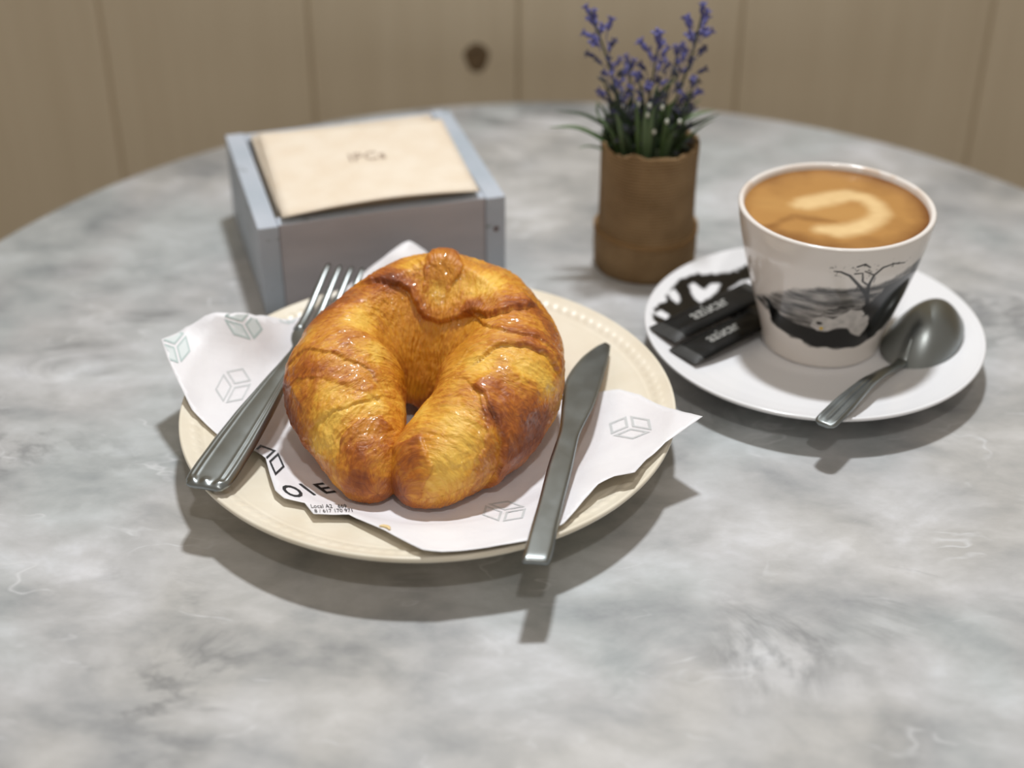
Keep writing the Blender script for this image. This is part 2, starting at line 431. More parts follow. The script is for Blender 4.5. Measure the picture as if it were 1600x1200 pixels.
# O, I, E of the bakery name: capitals are 0.73 of the font size
paper_text('O', (455, 778), (30, -4), (-30, -25), INK)
paper_text('I', (488, 774), (30, -3), (-33, -25), INK)
paper_text('E', (507, 772), (38, -6), (-30, -21), INK)
paper_text('Local A2   669', (486, 794), (9.6, 0), (-2.5, -8.2), INK)
paper_text('8 / 617 170 971', (492, 801.5), (9.6, -0.2), (-2.5, -7.6), INK)
logo((380, 506), (29, -5), (-17, -29), FAINT, TINT)
logo((274, 541), (25, -7), (-8, -30), FAINT, TINT)
logo((365, 603), (27, 10), (16, -30), GREYINK, None, 0.10)
logo((985, 668), (40, -4), (4, 20), GREYINK, None, 0.14)
logo((788, 799), (40, 3), (6, -18), GREYINK, None, 0.12)
logo((1000, 733), (26, -2), (4, 12), FAINT, None, 0.16, (2,))
logo((448, 494), (16, -4), (-8, -14), FAINT, TINT, 0.12, (1, 2))

# ------------------------------------------------------------------ croissant
CPT = [(-5.30, 48.15, 1.75, 0.85), (-5.65, 49.2, 2.05, 1.45), (-6.30, 50.9, 2.7, 2.10), (-6.88, 52.8, 3.3, 2.56), (-6.72, 54.6, 3.75, 2.32), (-5.40, 56.3, 3.95, 2.52),
       (-3.5, 57.45, 3.95, 2.98), (-1.75, 56.95, 3.95, 2.86), (-0.55, 55.4, 3.75, 2.66), (-0.55, 53.3, 3.4, 2.70), (-1.30, 51.4, 2.9, 2.42), (-2.60, 49.9, 2.45, 2.05), (-3.65, 48.85, 2.1, 1.62), (-4.25, 48.0, 1.75, 1.0)]
CS, cs = smooth_curve(CPT, 760)
NV = 288
T = np.gradient(CS[:, :2], axis=0); T /= np.linalg.norm(T, axis=1)[:, None]
T = np.array([T[max(0, i - 12):i + 13].mean(0) for i in range(len(T))]); T /= np.linalg.norm(T, axis=1)[:, None]
NO = np.stack([-T[:, 1], T[:, 0]], 1)
L = cs[-1]; cap = np.sqrt(np.clip(1 - (1 - np.minimum(np.minimum(cs, L - cs) / 0.9, 1)) ** 2, 1e-4, 1))
R = CS[:, 3] * cap
va = np.arange(NV) * 2 * np.pi / NV
cv, sv = np.cos(va), np.sin(va)
sh = 1 - 0.20 * np.clip(-sv, 0, 1) ** 1.3                      # narrower towards the base
hx = np.sign(cv) * np.abs(cv) ** 0.92 * sh
# towards the middle the inner side is a funnel that slopes from the back ridge down to the hole
tb = np.clip((va - np.pi / 2) / np.pi, 0, 1); t1 = np.clip(tb / .78, 0, 1); t2 = np.clip((tb - .78) / .22, 0, 1)
bz = lambda p: p[0] * (1 - t1) ** 3 + 3 * p[1] * t1 * (1 - t1) ** 2 + 3 * p[2] * t1 ** 2 * (1 - t1) + p[3] * t1 ** 3
fx = bz((0, -.38, -.80, -1.12)) * (1 - t2); fzv = bz((1, .72, .30, -.80)) - .2 * t2
inn = cv < 0
wf = np.exp(-((cs - L * .495) / (L * .225)) ** 6)[:, None] * inn[None, :]
HOLE = np.array([-4.05, 53.75]); dh = CS[:, :2] - HOLE; dh /= np.linalg.norm(dh, axis=1)[:, None]
HP = HOLE + dh * np.array([.75, .55])
gin = np.clip(-fx / 1.12, 0, 1)
svz = sv[None, :] * (1 - wf) + fzv[None, :] * wf
B = np.empty((len(CS), NV, 3))
tubeP = CS[:, None, :2] + NO[:, None, :] * (R[:, None] * hx[None, :])[:, :, None]
funP = CS[:, None, :2] + (HP - CS[:, :2])[:, None, :] * gin[None, :, None]
B[:, :, :2] = tubeP * (1 - wf)[:, :, None] + funP * wf[:, :, None]
B[:, :, 2] = CS[:, None, 2] + R[:, None] * svz
gu = np.gradient(B, axis=0); gv = (np.roll(B, -1, 1) - np.roll(B, 1, 1)) / 2
NN = np.cross(gu, gv); NN /= np.linalg.norm(NN, axis=2)[:, :, None] + 1e-9
ref = B - np.concatenate([CS[:, None, :2], CS[:, None, 2:3]], 2)
NN *= np.where((NN * ref).sum(2) < 0, -1, 1)[:, :, None]
VB = B.reshape(-1, 3); NB_ = NN.reshape(-1, 3)
SS = np.repeat(cs, NV); VV = np.tile(va, len(CS)); RRv = np.repeat(np.maximum(R, .3), NV)
pxB, dB = project(VB)
view = VB - np.array([0, 0, CAM_H]); facing = (view * NB_).sum(1) < 0
def pick(zx, zy):
    """croissant surface point: measured on the photo crop whose corner is (420,370), 0.375 px per unit"""
    x, y = 420 + zx * .375, 370 + zy * .375
    d = np.hypot(pxB[:, 0] - x, pxB[:, 1] - y); d[~facing] += 1e3
    near = np.where(d < d.min() + 3.0)[0]
    return near[np.argmin(dB[near])]
disp = np.zeros(len(VB)); brown = np.full(len(VB), 0.43); glaze = np.zeros(len(VB))
SEAMS = [  # polyline, a point on the upper layer, step height, decay length
    ([(400, 190), (490, 190), (590, 240), (640, 320), (700, 360), (830, 330), (960, 310), (1100, 300)], (780, 220), .26, 1.3),
    ([(60, 500), (160, 470), (290, 490), (400, 540), (450, 600)], (260, 400), .09, 1.0),
    ([(40, 640), (150, 590), (300, 600), (430, 650)], (230, 540), .05, .8),
    ([(110, 880), (190, 770), (330, 700), (460, 670)], (190, 660), .10, 1.0),
    ([(300, 1070), (285, 900), (320, 800), (430, 750), (500, 780)], (400, 900), .13, .7),
    ([(830, 330), (950, 380), (1040, 400), (1150, 450), (1210, 530)], (1050, 330), .13, .6),
    ([(880, 500), (930, 465), (1000, 440), (1120, 470), (1210, 560)], (1000, 400), .20, .8),
    ([(860, 625), (905, 670), (955, 760), (970, 900), (930, 1040)], (1080, 800), .22, 1.1),
    ([(870, 640), (905, 760), (905, 880), (870, 1000)], (960, 800), .10, .4),
    ([(530, 870), (620, 830), (665, 900), (670, 1000), (640, 1090)], (560, 950), .12, .6),
    ([(640, 200), (650, 110), (700, 50)], (720, 120), .14, .5),
    ([(760, 200), (800, 120), (790, 60)], (730, 130), .14, .5),
]
warp = np.stack([vnoise(VB * 1.3 + 5), vnoise(VB * 1.3 + 31), vnoise(VB * 1.3 + 77)], 1) * 0.14 + np.stack([vnoise(VB * 4 + 5), vnoise(VB * 4 + 31), vnoise(VB * 4 + 77)], 1) * 0.06
VW = VB + warp
for poly, upp, amp, dec in SEAMS:
    idx = [pick(*p) for p in poly]
    q, _ = smooth_curve(VB[idx], 26); nrm = NB_[[idx[min(len(idx) - 1, int(i * len(idx) / 26))] for i in range(26)]]
    best = np.full(len(VB), 1e9); side = np.zeros(len(VB)); endf = np.zeros(len(VB))
    for i in range(len(q) - 1):
        a, e = q[i], q[i + 1] - q[i]; le = np.dot(e, e)
        t = ((VW - a) @ e) / le; tc = np.clip(t, 0, 1)
        dv = VW - a - tc[:, None] * e; d = np.linalg.norm(dv, axis=1); m = d < best
        best[m] = d[m]; side[m] = (dv @ np.cross(e, nrm[i]))[m]
        ov = np.zeros(len(VB))
        if i == 0: ov = np.maximum(ov, -t * math.sqrt(le))
        if i == len(q) - 2: ov = np.maximum(ov, (t - 1) * math.sqrt(le))
        endf[m] = ov[m]
    if side[pick(*upp)] < 0: side = -side
    sd = np.where(side > 0, best, -best)
    f = np.exp(-np.maximum(endf, 0) / 0.35) * (best < 3.2)
    disp += amp * f * np.where(sd > 0, np.exp(-sd / dec) * sstep(-0.06, 0.16, sd), 0)
    disp -= 0.25 * amp * f * np.where(sd <= 0, np.exp(sd / 0.3), 0)
    brown += f * np.where(sd > 0, 0.9 * min(amp, .22) * np.exp(-sd / 0.6), 0.4 * amp * np.exp(sd / 0.08) - 0.12 * np.exp(sd / 0.4))
BLOBS = [(240, 290, .8, .42), (330, 220, .7, .3), (150, 560, .7, .28), (60, 660, .8, .45), (70, 800, .8, .45), (150, 930, .6, .3), (370, 880, .55, .34), (400, 800, .5, .25), (380, 1040, .6, .5), (530, 1060, .6, .5),
         (620, 840, .5, .32), (590, 950, .5, .2), (930, 740, .45, .5), (1100, 780, 1.1, .5), (1020, 950, .9, .42), (1170, 850, .8, .35), (1190, 400, .6, .4), (1120, 300, .6, .34), (760, 70, .6, .42), (520, 170, .6, .45), (450, 200, .6, .35),
         (850, 300, .6, .25), (1100, 420, .5, .3), (300, 560, .5, .2), (1020, 660, .5, .15), (490, 880, .4, .2), (960, 620, .4, .2), (640, 330, .4, .25), (1020, 280, .5, .25),
         (380, 330, .7, -.36), (450, 480, .5, -.3), (250, 760, .6, -.42), (190, 890, .45, -.36), (450, 680, .5, -.32), (330, 690, .4, -.3), (580, 130, .5, -.22), (700, 240, .5, -.36), (900, 190, .8, -.34), (870, 520, .6, -.42), (1080, 540, .6, -.36),
         (1170, 610, .5, -.32), (790, 780, .7, -.36), (760, 950, .7, -.42), (620, 720, .5, -.32), (240, 860, .4, -.3), (250, 620, .4, -.18), (700, 1060, .4, -.2), (560, 700, .4, -.25), (850, 870, .4, -.2)]
for zx, zy, r, a in BLOBS:
    d2 = ((VW - VB[pick(zx, zy)]) ** 2).sum(1); brown += (a if a > 0 else 1.3 * a) * np.exp(-d2 / (r * r))
for zx, zy, r in [(530, 300, .7), (580, 400, .7), (640, 490, .9), (700, 560, .8), (620, 620, .6), (560, 560, .7), (760, 390, .6), (730, 140, .55), (800, 460, .6), (860, 360, .5), (720, 280, .5), (370, 560, .4), (660, 850, .4), (400, 800, .4)]:
    d2 = ((VW - VB[pick(zx, zy)]) ** 2).sum(1); glaze = np.maximum(glaze, np.exp(-(d2 / (r * r)) ** 1.5))
disp += 0.42 * np.exp(-((VB - VB[pick(725, 100)]) ** 2).sum(1) / .85 ** 2)
# laminations: fine ridges that wrap the roll at a slant, and general unevenness
lam = np.stack([SS * 5.0 + np.cos(VV) * 4.0, VV * RRv * 0.8, 0 * SS], 1)
ridge = vnoise(lam + 3 * np.c_[vnoise(VB * .8), 0 * SS, 0 * SS])
disp += 0.022 * ridge + 0.11 * fbm(VB * 0.55 + 9, 2) + 0.035 * fbm(VB * 1.9, 3) * (1 - 0.5 * glaze)
lam2 = np.stack([SS * 13.0 + np.cos(VV) * 9.0, VV * RRv * 2.0, 0 * SS], 1)
disp += 0.012 * vnoise(lam2 + 2 * np.c_[vnoise(VB * 1.1 + 4), 0 * SS, 0 * SS])
wr = 1 - np.abs(vnoise(np.stack([SS * 2.6 + np.cos(VV) * 2.2 + vnoise(VB * .9) * 1.2, VV * RRv * 1.1, 0 * SS + 5], 1)))
wr2 = 1 - np.abs(vnoise(np.stack([SS * 6.5 + np.cos(VV) * 5 + vnoise(VB * 1.4) * 1.5, VV * RRv * 2.6, 0 * SS + 9], 1)))
wr3 = 1 - np.abs(vnoise(np.stack([SS * 15 + np.cos(VV) * 11 + vnoise(VB * 2.2) * 2.0, VV * RRv * 6, 0 * SS + 2], 1)))
disp += (.042 * wr ** 3 + .026 * wr2 ** 3 + .016 * wr3 ** 3) * (.45 + .55 * sstep(-.3, .4, vnoise(VB * .7 + 60))) + .02 * fbm(VB * 5, 2)
brown += .07 * (wr2 ** 2 - .5) + .10 * (wr3 ** 2 - .5) + 0.04 * ridge + 0.15 * fbm(VB * 1.2 + 50, 4) + 0.06 * vnoise(lam2)
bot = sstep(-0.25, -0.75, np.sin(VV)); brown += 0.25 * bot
taper = np.clip(np.repeat(cap, NV), 0.25, 1)
VC = VB + NB_ * (disp * taper)[:, None]
zb = 0.97; low = VC[:, 2] < zb + 0.35
VC[low, 2] = zb + 0.35 * np.exp((VC[low, 2] - zb - 0.35) / 0.35)    # flat underside
FC = grid_faces(len(CS), NV, False, True)
FC += [tuple(range(NV)), tuple(reversed(range((len(CS) - 1) * NV, len(CS) * NV)))]
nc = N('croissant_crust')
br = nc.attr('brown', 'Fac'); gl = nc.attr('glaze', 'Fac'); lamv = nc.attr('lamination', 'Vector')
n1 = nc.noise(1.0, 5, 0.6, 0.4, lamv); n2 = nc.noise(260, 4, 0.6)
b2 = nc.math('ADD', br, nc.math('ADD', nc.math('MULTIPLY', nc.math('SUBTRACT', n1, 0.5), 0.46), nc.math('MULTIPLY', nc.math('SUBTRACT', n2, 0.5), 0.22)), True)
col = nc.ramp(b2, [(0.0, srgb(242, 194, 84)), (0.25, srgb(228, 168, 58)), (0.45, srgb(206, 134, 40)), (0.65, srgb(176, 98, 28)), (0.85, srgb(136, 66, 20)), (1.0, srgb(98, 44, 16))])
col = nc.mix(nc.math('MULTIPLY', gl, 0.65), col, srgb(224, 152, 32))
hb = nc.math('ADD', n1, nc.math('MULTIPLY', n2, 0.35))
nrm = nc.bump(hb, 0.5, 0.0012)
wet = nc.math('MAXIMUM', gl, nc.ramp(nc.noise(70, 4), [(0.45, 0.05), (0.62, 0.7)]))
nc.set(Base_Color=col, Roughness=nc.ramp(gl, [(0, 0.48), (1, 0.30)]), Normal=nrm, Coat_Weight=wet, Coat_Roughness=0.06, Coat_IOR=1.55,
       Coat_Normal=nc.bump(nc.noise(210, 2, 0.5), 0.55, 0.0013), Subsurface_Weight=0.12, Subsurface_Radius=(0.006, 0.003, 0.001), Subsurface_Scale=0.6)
cro = obj('croissant', VC, FC, nc.m, base=(-3.7, 54.0, 0.95))
tag(cro, 'golden glazed croissant curled into a ring on the cream plate', 'croissant')
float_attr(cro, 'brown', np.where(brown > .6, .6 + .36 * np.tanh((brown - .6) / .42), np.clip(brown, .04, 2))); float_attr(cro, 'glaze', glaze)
la = cro.data.attributes.new('lamination', 'FLOAT_VECTOR', 'POINT')
la.data.foreach_set('vector', np.stack([SS * 8.5 + np.cos(VV) * 6.0 + vnoise(VB * 1.6) * 2.2, VV * RRv * 3.2, 0 * SS], 1).astype(np.float32).ravel())
# crumb that fell on the paper
p = at_on(600, 826, zp1); a = np.linspace(0, 1.6, 7)
V, F = tube(np.c_[p[0] + 0.22 * np.cos(a * 1.6), p[1] + 0.35 * np.sin(a * 1.4) - .15, np.array([zp1(p[0] + 0.22 * math.cos(t * 1.6), p[1] + .35 * math.sin(t * 1.4) - .15) for t in a]) + 0.06], [.03, .07, .09, .10, .09, .06, .03], 6, 0.5)
tag(obj('pastry_flake', V, F, simple('flake', srgb(232, 205, 150), 0.6)), 'tiny pale pastry flake on the paper before the croissant', 'crumb')

# ------------------------------------------------------------------ cutlery
ns = N('stainless_steel')
ns.set(Base_Color=(0.31, 0.335, 0.335), Metallic=1.0, Roughness=ns.ramp(ns.noise(90, 3, 0.5), [(0.3, 0.31), (0.7, 0.38)]))
STEEL = ns.m
def strip(center, half, thick, crown, nx=17, cross=None):
    """flat bar: centre line (m,3), half width, thickness, crown height; cross(u, i) adds relief to the top face"""
    C = np.asarray(center, float); m = len(C)
    T = np.gradient(C, axis=0); T /= np.linalg.norm(T, axis=1)[:, None]
    S = np.cross(T, (0, 0, 1.0)); S /= np.linalg.norm(S, axis=1)[:, None]
    Un = np.cross(S, T)
    u = np.linspace(-1, 1, nx); V = []
    for i in range(m):
        e = np.sqrt(np.clip(1 - np.abs(u) ** 6, 0, 1))
        top = (thick[i] * .5 * e + crown[i] * (1 - u * u)); bt = -thick[i] * .5 * e + crown[i] * (1 - u * u) * .6
        if cross is not None: top = top + cross(u, i)
        V.append(np.vstack([C[i] + np.outer(u * half[i], S[i]) + np.outer(top, Un[i]),
                            (C[i] + np.outer(u * half[i], S[i]) + np.outer(bt, Un[i]))[::-1][1:-1]]))
    k = 2 * nx - 2
    F = grid_faces(m, k, False, True) + [tuple(range(k)), tuple(reversed(range((m - 1) * k, m * k)))]
    return np.vstack(V), F
# fork
f0 = at(317, 758, 2.80); f1 = at(541, 410, 3.9)
FL = np.linalg.norm((f1 - f0)[:2]); fd = (f1 - f0)[:2] / FL; fs = np.array([fd[1], -fd[0]])
fork = thing('fork', (*f0[:2], 2.4), 'steel dessert fork leaning on the left rim of the cream plate', 'fork')
def fz(t): return np.interp(t, [0, 2, 5, 8, 9.8, 11, 12, 13.3, 14.6, FL], [2.62, 2.68, 2.78, 2.82, 2.85, 2.66, 2.60, 2.78, 3.25, 3.85])
tt = np.r_[np.linspace(0, .6, 10), np.linspace(.7, 12.2, 90)]
hw = np.interp(tt, [0, .08, .2, .35, .55, .8, 1.5, 3, 5, 7, 8.8, 9.8, 10.4, 11.0, 11.6, 12.2], [.55, .78, .80, .90, .94, .96, .97, .93, .80, .60, .42, .36, .45, .78, .98, 1.0])
zk = fz(tt); zk = np.convolve(np.pad(zk, 4, 'edge'), np.ones(9) / 9, 'valid')
cen = np.c_[f0[0] + fd[0] * tt, f0[1] + fd[1] * tt, zk]
def fork_relief(u, i):
    t = tt[i]; w = sstep(9.2, 7.0, t)
    r = 0.05 * np.exp(-((np.abs(u) - .80) / .09) ** 2) + 0.035 * np.exp(-((np.abs(u) - .55) / .07) ** 2)
    be = 0.09 * np.exp(-((t - .28) / .16) ** 2) * (0.5 + 0.5 * np.cos(u * 3 * np.pi))
    return w * sstep(.15, .7, t) * r + be
V, F = strip(cen, hw, np.interp(tt, [0, .1, 9, 12.2], [.14, .24, .26, .16]), np.interp(tt, [0, 1, 8, 9.5, 10.5, 12.2], [.05, .08, .10, .05, -.06, -.10]), 41, fork_relief)
obj('handle', V, F, STEEL, fork)
for k in (-1.5, -.5, .5, 1.5):
    ts = np.linspace(12.0, FL - 0.06 * abs(k), 22); off = k * 0.56
    z = np.convolve(np.pad(fz(ts), 3, 'edge'), np.ones(7) / 7, 'valid') - .08 * (1 - (k / 1.9) ** 2)
    P = np.c_[f0[0] + fd[0] * ts + fs[0] * off, f0[1] + fd[1] * ts + fs[1] * off, z]
    V, F = tube(P, np.interp(ts, [12, 12.5, 14.8, FL - .1, FL], [.24, .22, .18, .12, .06]), 10, 0.62)
    obj('tine', V, F, STEEL, fork)
# knife: left and right edges measured along its length
st = [(815, 878, 858, 881, 2.86), (820, 858, 865, 860, 2.86), (830, 822, 872, 824, 2.84), (841, 785, 881, 787, 2.80), (851, 746, 891, 748, 2.76), (859, 718, 897, 721, 2.73), (873, 677, 905, 683, 2.68), (876, 655, 914, 662, 2.65), (878, 628, 927, 636, 2.62),
      (882, 600, 937, 608, 2.56), (890, 583, 942, 592, 2.52), (900, 569, 946, 578, 2.48), (913, 555, 950, 564, 2.43), (932, 541, 953, 549, 2.37), (945, 535, 954, 540, 2.33)]
KL = np.array([at(a, b, z + .10) for a, b, c, d, z in st]); KR = np.array([at(c, d, z) for a, b, c, d, z in st])
kl, _ = smooth_curve(np.c_[KL, KR], 90)
KLs, KRs = kl[:, :3], kl[:, 3:]
knife = thing('table_knife', (KL[0][0], KL[0][1], 2.4), 'steel table knife leaning on the right side of the cream plate', 'knife')
def blade_vf(i0, i1, th):
    V = []; u = np.linspace(0, 1, 13)
    for i in range(i0, i1):
        t = th(i); e = np.sqrt(np.clip(1 - np.abs(2 * u - 1) ** 8, 0, 1)) * t / 2
        Lr = KLs[i][None] * (1 - u)[:, None] + KRs[i][None] * u[:, None]
        V.append(np.vstack([Lr + np.c_[0 * u, 0 * u, e], (Lr - np.c_[0 * u, 0 * u, e])[::-1][1:-1]]))
    k = 24; m = i1 - i0
    return np.vstack(V), grid_faces(m, k, False, True) + ([tuple(range(k))] if i0 == 0 else [tuple(reversed(range((m - 1) * k, m * k)))])
V, F = blade_vf(0, 53, lambda i: np.interp(i, [0, 1, 2, 28, 52], [.16, .26, .28, .24, .13])); obj('handle', V, F, STEEL, knife)
V, F = blade_vf(52, 90, lambda i: np.interp(i, [52, 60, 89], [.13, .10, .05])); obj('blade', V, F, STEEL, knife)

# ------------------------------------------------------------------ saucer
SC, SR = np.array([14.0, 61.15]), 7.74
sr_r = [0, 3.0, 3.3, 3.6, 4.5, 5.5, 6.5, 7.2, SR]; sr_z = [0.80, 0.80, .84, .88, .98, 1.13, 1.34, 1.53, 1.70]
def zsaucer(x, y): return np.interp(np.hypot(x - SC[0], y - SC[1]), sr_r, sr_z)
rr = np.r_[np.linspace(.01, 2.6, 8), np.linspace(2.7, 7.6, 110)]
under = [(SR - .02, 1.74), (SR + .06, 1.70), (SR + .08, 1.62), (SR, 1.52), (7.0, 1.22), (6.0, .92), (5.0, .65), (4.2, .45), (4.0, .05), (3.9, 0), (3.5, 0), (3.4, .3), (.01, .45)]
sz = np.interp(rr, sr_r, sr_z)
for _ in range(6): sz[1:-1] = .25 * sz[:-2] + .5 * sz[1:-1] + .25 * sz[2:]
prof = np.vstack([np.c_[rr, sz], under])
V, F = lathe(prof, 540, (*SC, 0))
nw = N('white_porcelain'); nw.set(Base_Color=nw.attr('print'), Roughness=0.12, Specular_IOR_Level=0.5)
saucer = tag(obj('saucer', V, F, nw.m, base=(*SC, 0)), 'white porcelain saucer with black ink print under the coffee cup', 'saucer')
def spx(l): return [tuple(at_on(x, y, zsaucer)[:2]) for x, y in l]
wq = np.stack([V[:, 0], V[:, 1], 0 * V[:, 0]], 1)
X = V[:, 0] + .20 * fbm(wq * 2.2, 4); Y = V[:, 1] + .20 * fbm(wq * 2.2 + 40, 4)
blk = poly_sd(X, Y, spx([(1020, 500), (1024, 482), (1036, 468), (1046, 456), (1060, 436), (1075, 428), (1100, 425), (1125, 428), (1150, 420), (1178, 410), (1215, 415), (1220, 480), (1120, 500), (1060, 520)]))
dark = sstep(.06, -.10, blk + .08 * fbm(wq * 5, 2)); X = V[:, 0] + .05 * fbm(wq * 3, 2); Y = V[:, 1] + .05 * fbm(wq * 3 + 40, 2)
holes_and_reflection = np.minimum(poly_sd(X, Y, spx([(1078, 447), (1084, 443), (1096, 452), (1103, 453), (1112, 444), (1124, 444), (1120, 454), (1108, 463), (1095, 472), (1086, 466)])), poly_sd(X, Y, spx([(1046, 456), (1054, 453), (1062, 468), (1058, 473), (1050, 467)])))
holes_and_reflection = np.minimum(holes_and_reflection, poly_sd(X, Y, spx([(1024, 490), (1034, 486), (1044, 492), (1040, 498), (1030, 494)])))
holes_and_reflection = np.minimum(holes_and_reflection, poly_sd(X, Y, spx([(1140, 452), (1160, 440), (1182, 434), (1186, 442), (1165, 452), (1145, 460)])))  # reflection beside the cup, painted as a pale gap in the ink
dark *= sstep(-.02, .12, holes_and_reflection)
up_face = np.repeat(np.arange(len(prof)), 540) < len(rr)
white = np.array(srgb(236, 236, 238)); ink = np.array(srgb(12, 12, 12))
C = white + (ink - white) * (dark * up_face)[:, None]
color_attr(saucer, 'print', C)

# ------------------------------------------------------------------ cup
CC = np.array([14.45, 61.4])
cup_r = [2.70, 2.78, 2.80, 2.84, 2.98, 3.25, 3.58, 3.90, 4.14, 4.28, 4.34]
cup_z = [0.84, 0.92, 1.20, 1.55, 2.10, 3.00, 4.10, 5.30, 6.35, 7.10, 7.62]
def cup_rad(z): return np.interp(z, cup_z, cup_r)
zs = np.linspace(.90, 7.62, 210); rs = np.interp(zs, cup_z, cup_r)
for _ in range(40): rs[1:-1] = .25 * rs[:-2] + .5 * rs[1:-1] + .25 * rs[2:]
prof = np.vstack([[(.01, 1.0), (2.3, 1.0), (2.4, .84), (2.68, .82)], np.c_[rs, zs], [(4.35, 7.70), (4.31, 7.77), (4.22, 7.80), (4.13, 7.76), (4.08, 7.66), (4.02, 7.2), (3.8, 6.2), (3.2, 4), (2.5, 2), (2.2, 1.6), (.01, 1.5)]])
V, F = lathe(prof, 720, (*CC, 0)); F = [f[::-1] for f in F]
def at_cup(px, py):
    lo, hi = None, None
    for z in np.linspace(7.8, .5, 1460):
        p = at(px, py, z); r = math.hypot(p[0] - CC[0], p[1] - CC[1])
        if r <= cup_rad(z):
            return (math.atan2(p[1] - CC[1], p[0] - CC[0]) + math.pi / 2, z)
    p = at(px, py, 3.5); return ((-1 if p[0] < CC[0] else 1) * 1.35, 4.0)
def cpx(l): return [(a * 3.6, z) for a, z in (at_cup(x, y) for x, y in l)]
th = np.arctan2(V[:, 1] - CC[1], V[:, 0] - CC[0]) + np.pi / 2; th = (th + np.pi) % (2 * np.pi) - np.pi
U = th * 3.6; Z = V[:, 2]
cq = np.stack([V[:, 0], V[:, 1], V[:, 2] * 1.0], 1)
cs_ = np.stack([U * .7, Z * 3.0, 0 * U], 1)
U2 = U + .10 * fbm(cq * 3, 3); Z2 = Z + .09 * fbm(cq * 3 + 30, 3)
wash = poly_sd(U2, Z2, cpx([(1180, 462), (1200, 460), (1232, 452), (1280, 449), (1330, 450), (1370, 444), (1400, 432), (1425, 415), (1440, 398), (1430, 440), (1400, 490), (1380, 512), (1340, 530), (1300, 535), (1260, 525), (1220, 500), (1195, 480)]))
grey = sstep(.12, -.18, wash) * np.clip(.74 + .50 * fbm(cs_ * 1.6, 4), .2, 1)
grey = grey * np.clip(.75 + (U > .5) * .35 * sstep(.5, 2.5, U), 0, 1.2)
dk = poly_sd(U2, Z2, cpx([(1193, 462), (1204, 468), (1218, 488), (1240, 500), (1268, 512), (1300, 512), (1330, 512), (1345, 478), (1362, 470), (1380, 448), (1410, 432), (1432, 414), (1418, 450), (1398, 482), (1382, 508), (1362, 528), (1340, 541), (1310, 546), (1275, 543), (1250, 532), (1228, 522), (1206, 504)]))
drk = sstep(.05, -.12, dk + .10 * fbm(cs_ * 2.2 + 8, 3)) * .97
streak = sstep(.10, -.05, poly_sd(U2, Z2, cpx([(1286, 486), (1320, 476), (1352, 478), (1345, 490), (1310, 490), (1280, 494)]))) * np.clip(.6 + .5 * fbm(cs_ * 3, 3), 0, 1)
val = 1 - np.maximum(np.maximum(grey * 1.0, drk), streak * .95)
goat = poly_sd(U2 * .5 + U * .5, Z2 * .5 + Z * .5, cpx([(1266, 508), (1272, 498), (1285, 494), (1302, 499), (1316, 492), (1330, 484), (1348, 485), (1358, 497), (1354, 510), (1342, 525), (1330, 521), (1322, 513), (1308, 512), (1292, 518), (1276, 517)]))
gm = sstep(.05, -.05, goat); val = val * (1 - gm) + gm * (.80 + .12 * fbm(cq * 4, 2))
rough_ = sstep(.14, .02, np.abs(line_d(U2, Z2, cpx([(1205, 470), (1222, 482), (1240, 492), (1262, 500)])))) * .5
val = np.maximum(val, rough_ * np.clip(.6 + fbm(cq * 5, 2), 0, 1))
tree = np.minimum.reduce([
    line_d(U, Z, cpx([(1354, 490), (1355, 462), (1342, 446), (1328, 431), (1314, 425), (1304, 424)]), [.10, .085, .06, .045, .035, .02]),
    line_d(U, Z, cpx([(1355, 462), (1357, 446), (1366, 430), (1380, 418), (1396, 412), (1414, 410)]), [.08, .06, .045, .04, .03, .02]),
    line_d(U, Z, cpx([(1357, 446), (1348, 440), (1348, 428)]), [.03, .03, .02]), line_d(U, Z, cpx([(1366, 430), (1352, 424)]), [.03, .02]),
    line_d(U, Z, cpx([(1340, 417), (1352, 413), (1360, 418)]), [.03, .035, .02]), line_d(U, Z, cpx([(1336, 428), (1348, 427)]), [.03, .02])])
leaf = sstep(.35, .05, tree) * sstep(.32, .55, fbm(cq * 7 + 13, 3)) * sstep(3.6, 4.4, Z)
val *= 1 - .8 * sstep(.03, -.015, tree); val *= 1 - .5 * leaf
back = np.abs(th) > 1.5
bk = sstep(.1, -.2, np.abs(Z - 3.0 - .4 * fbm(cq * .9, 3)) - .9) * .9
val = np.where(back, 1 - bk * sstep(1.5, 1.8, np.abs(th)), val)
outer = (np.repeat(np.arange(len(prof)), 720) >= 4) & (np.repeat(np.arange(len(prof)), 720) < 4 + len(zs))
val = np.where(outer, np.clip(val, 0, 1), 1)
cwh = np.array(srgb(234, 228, 222)); cin = np.array(srgb(12, 12, 12))
C = cin + (cwh - cin) * (val ** 1.9)[:, None]
yb = cpx([(1283, 513)])[0]; ys = sstep(.13, .05, np.hypot(U - yb[0], Z - yb[1])) * outer
C = C + (np.array(srgb(214, 176, 30)) - C) * ys[:, None]
eb = cpx([(1280, 505)])[0]; es = sstep(.14, .06, np.hypot((U - eb[0]) * .7, Z - eb[1])) * outer
C = C + (cin - C) * es[:, None]
stain = sstep(.3, .9, vnoise(cq * 1.5 + 3) + .5) * np.exp(-((Z - 7.72) / .07) ** 2) * sstep(.2, -.6, np.cos(th))
C = C + (np.array(srgb(190, 140, 70)) - C) * (.6 * stain)[:, None]
cup = tag(obj('coffee_cup', V, F, nw.m, base=(*CC, .82)), 'white tapered coffee cup printed with an ink landscape on the saucer', 'cup')
color_attr(cup, 'print', C)
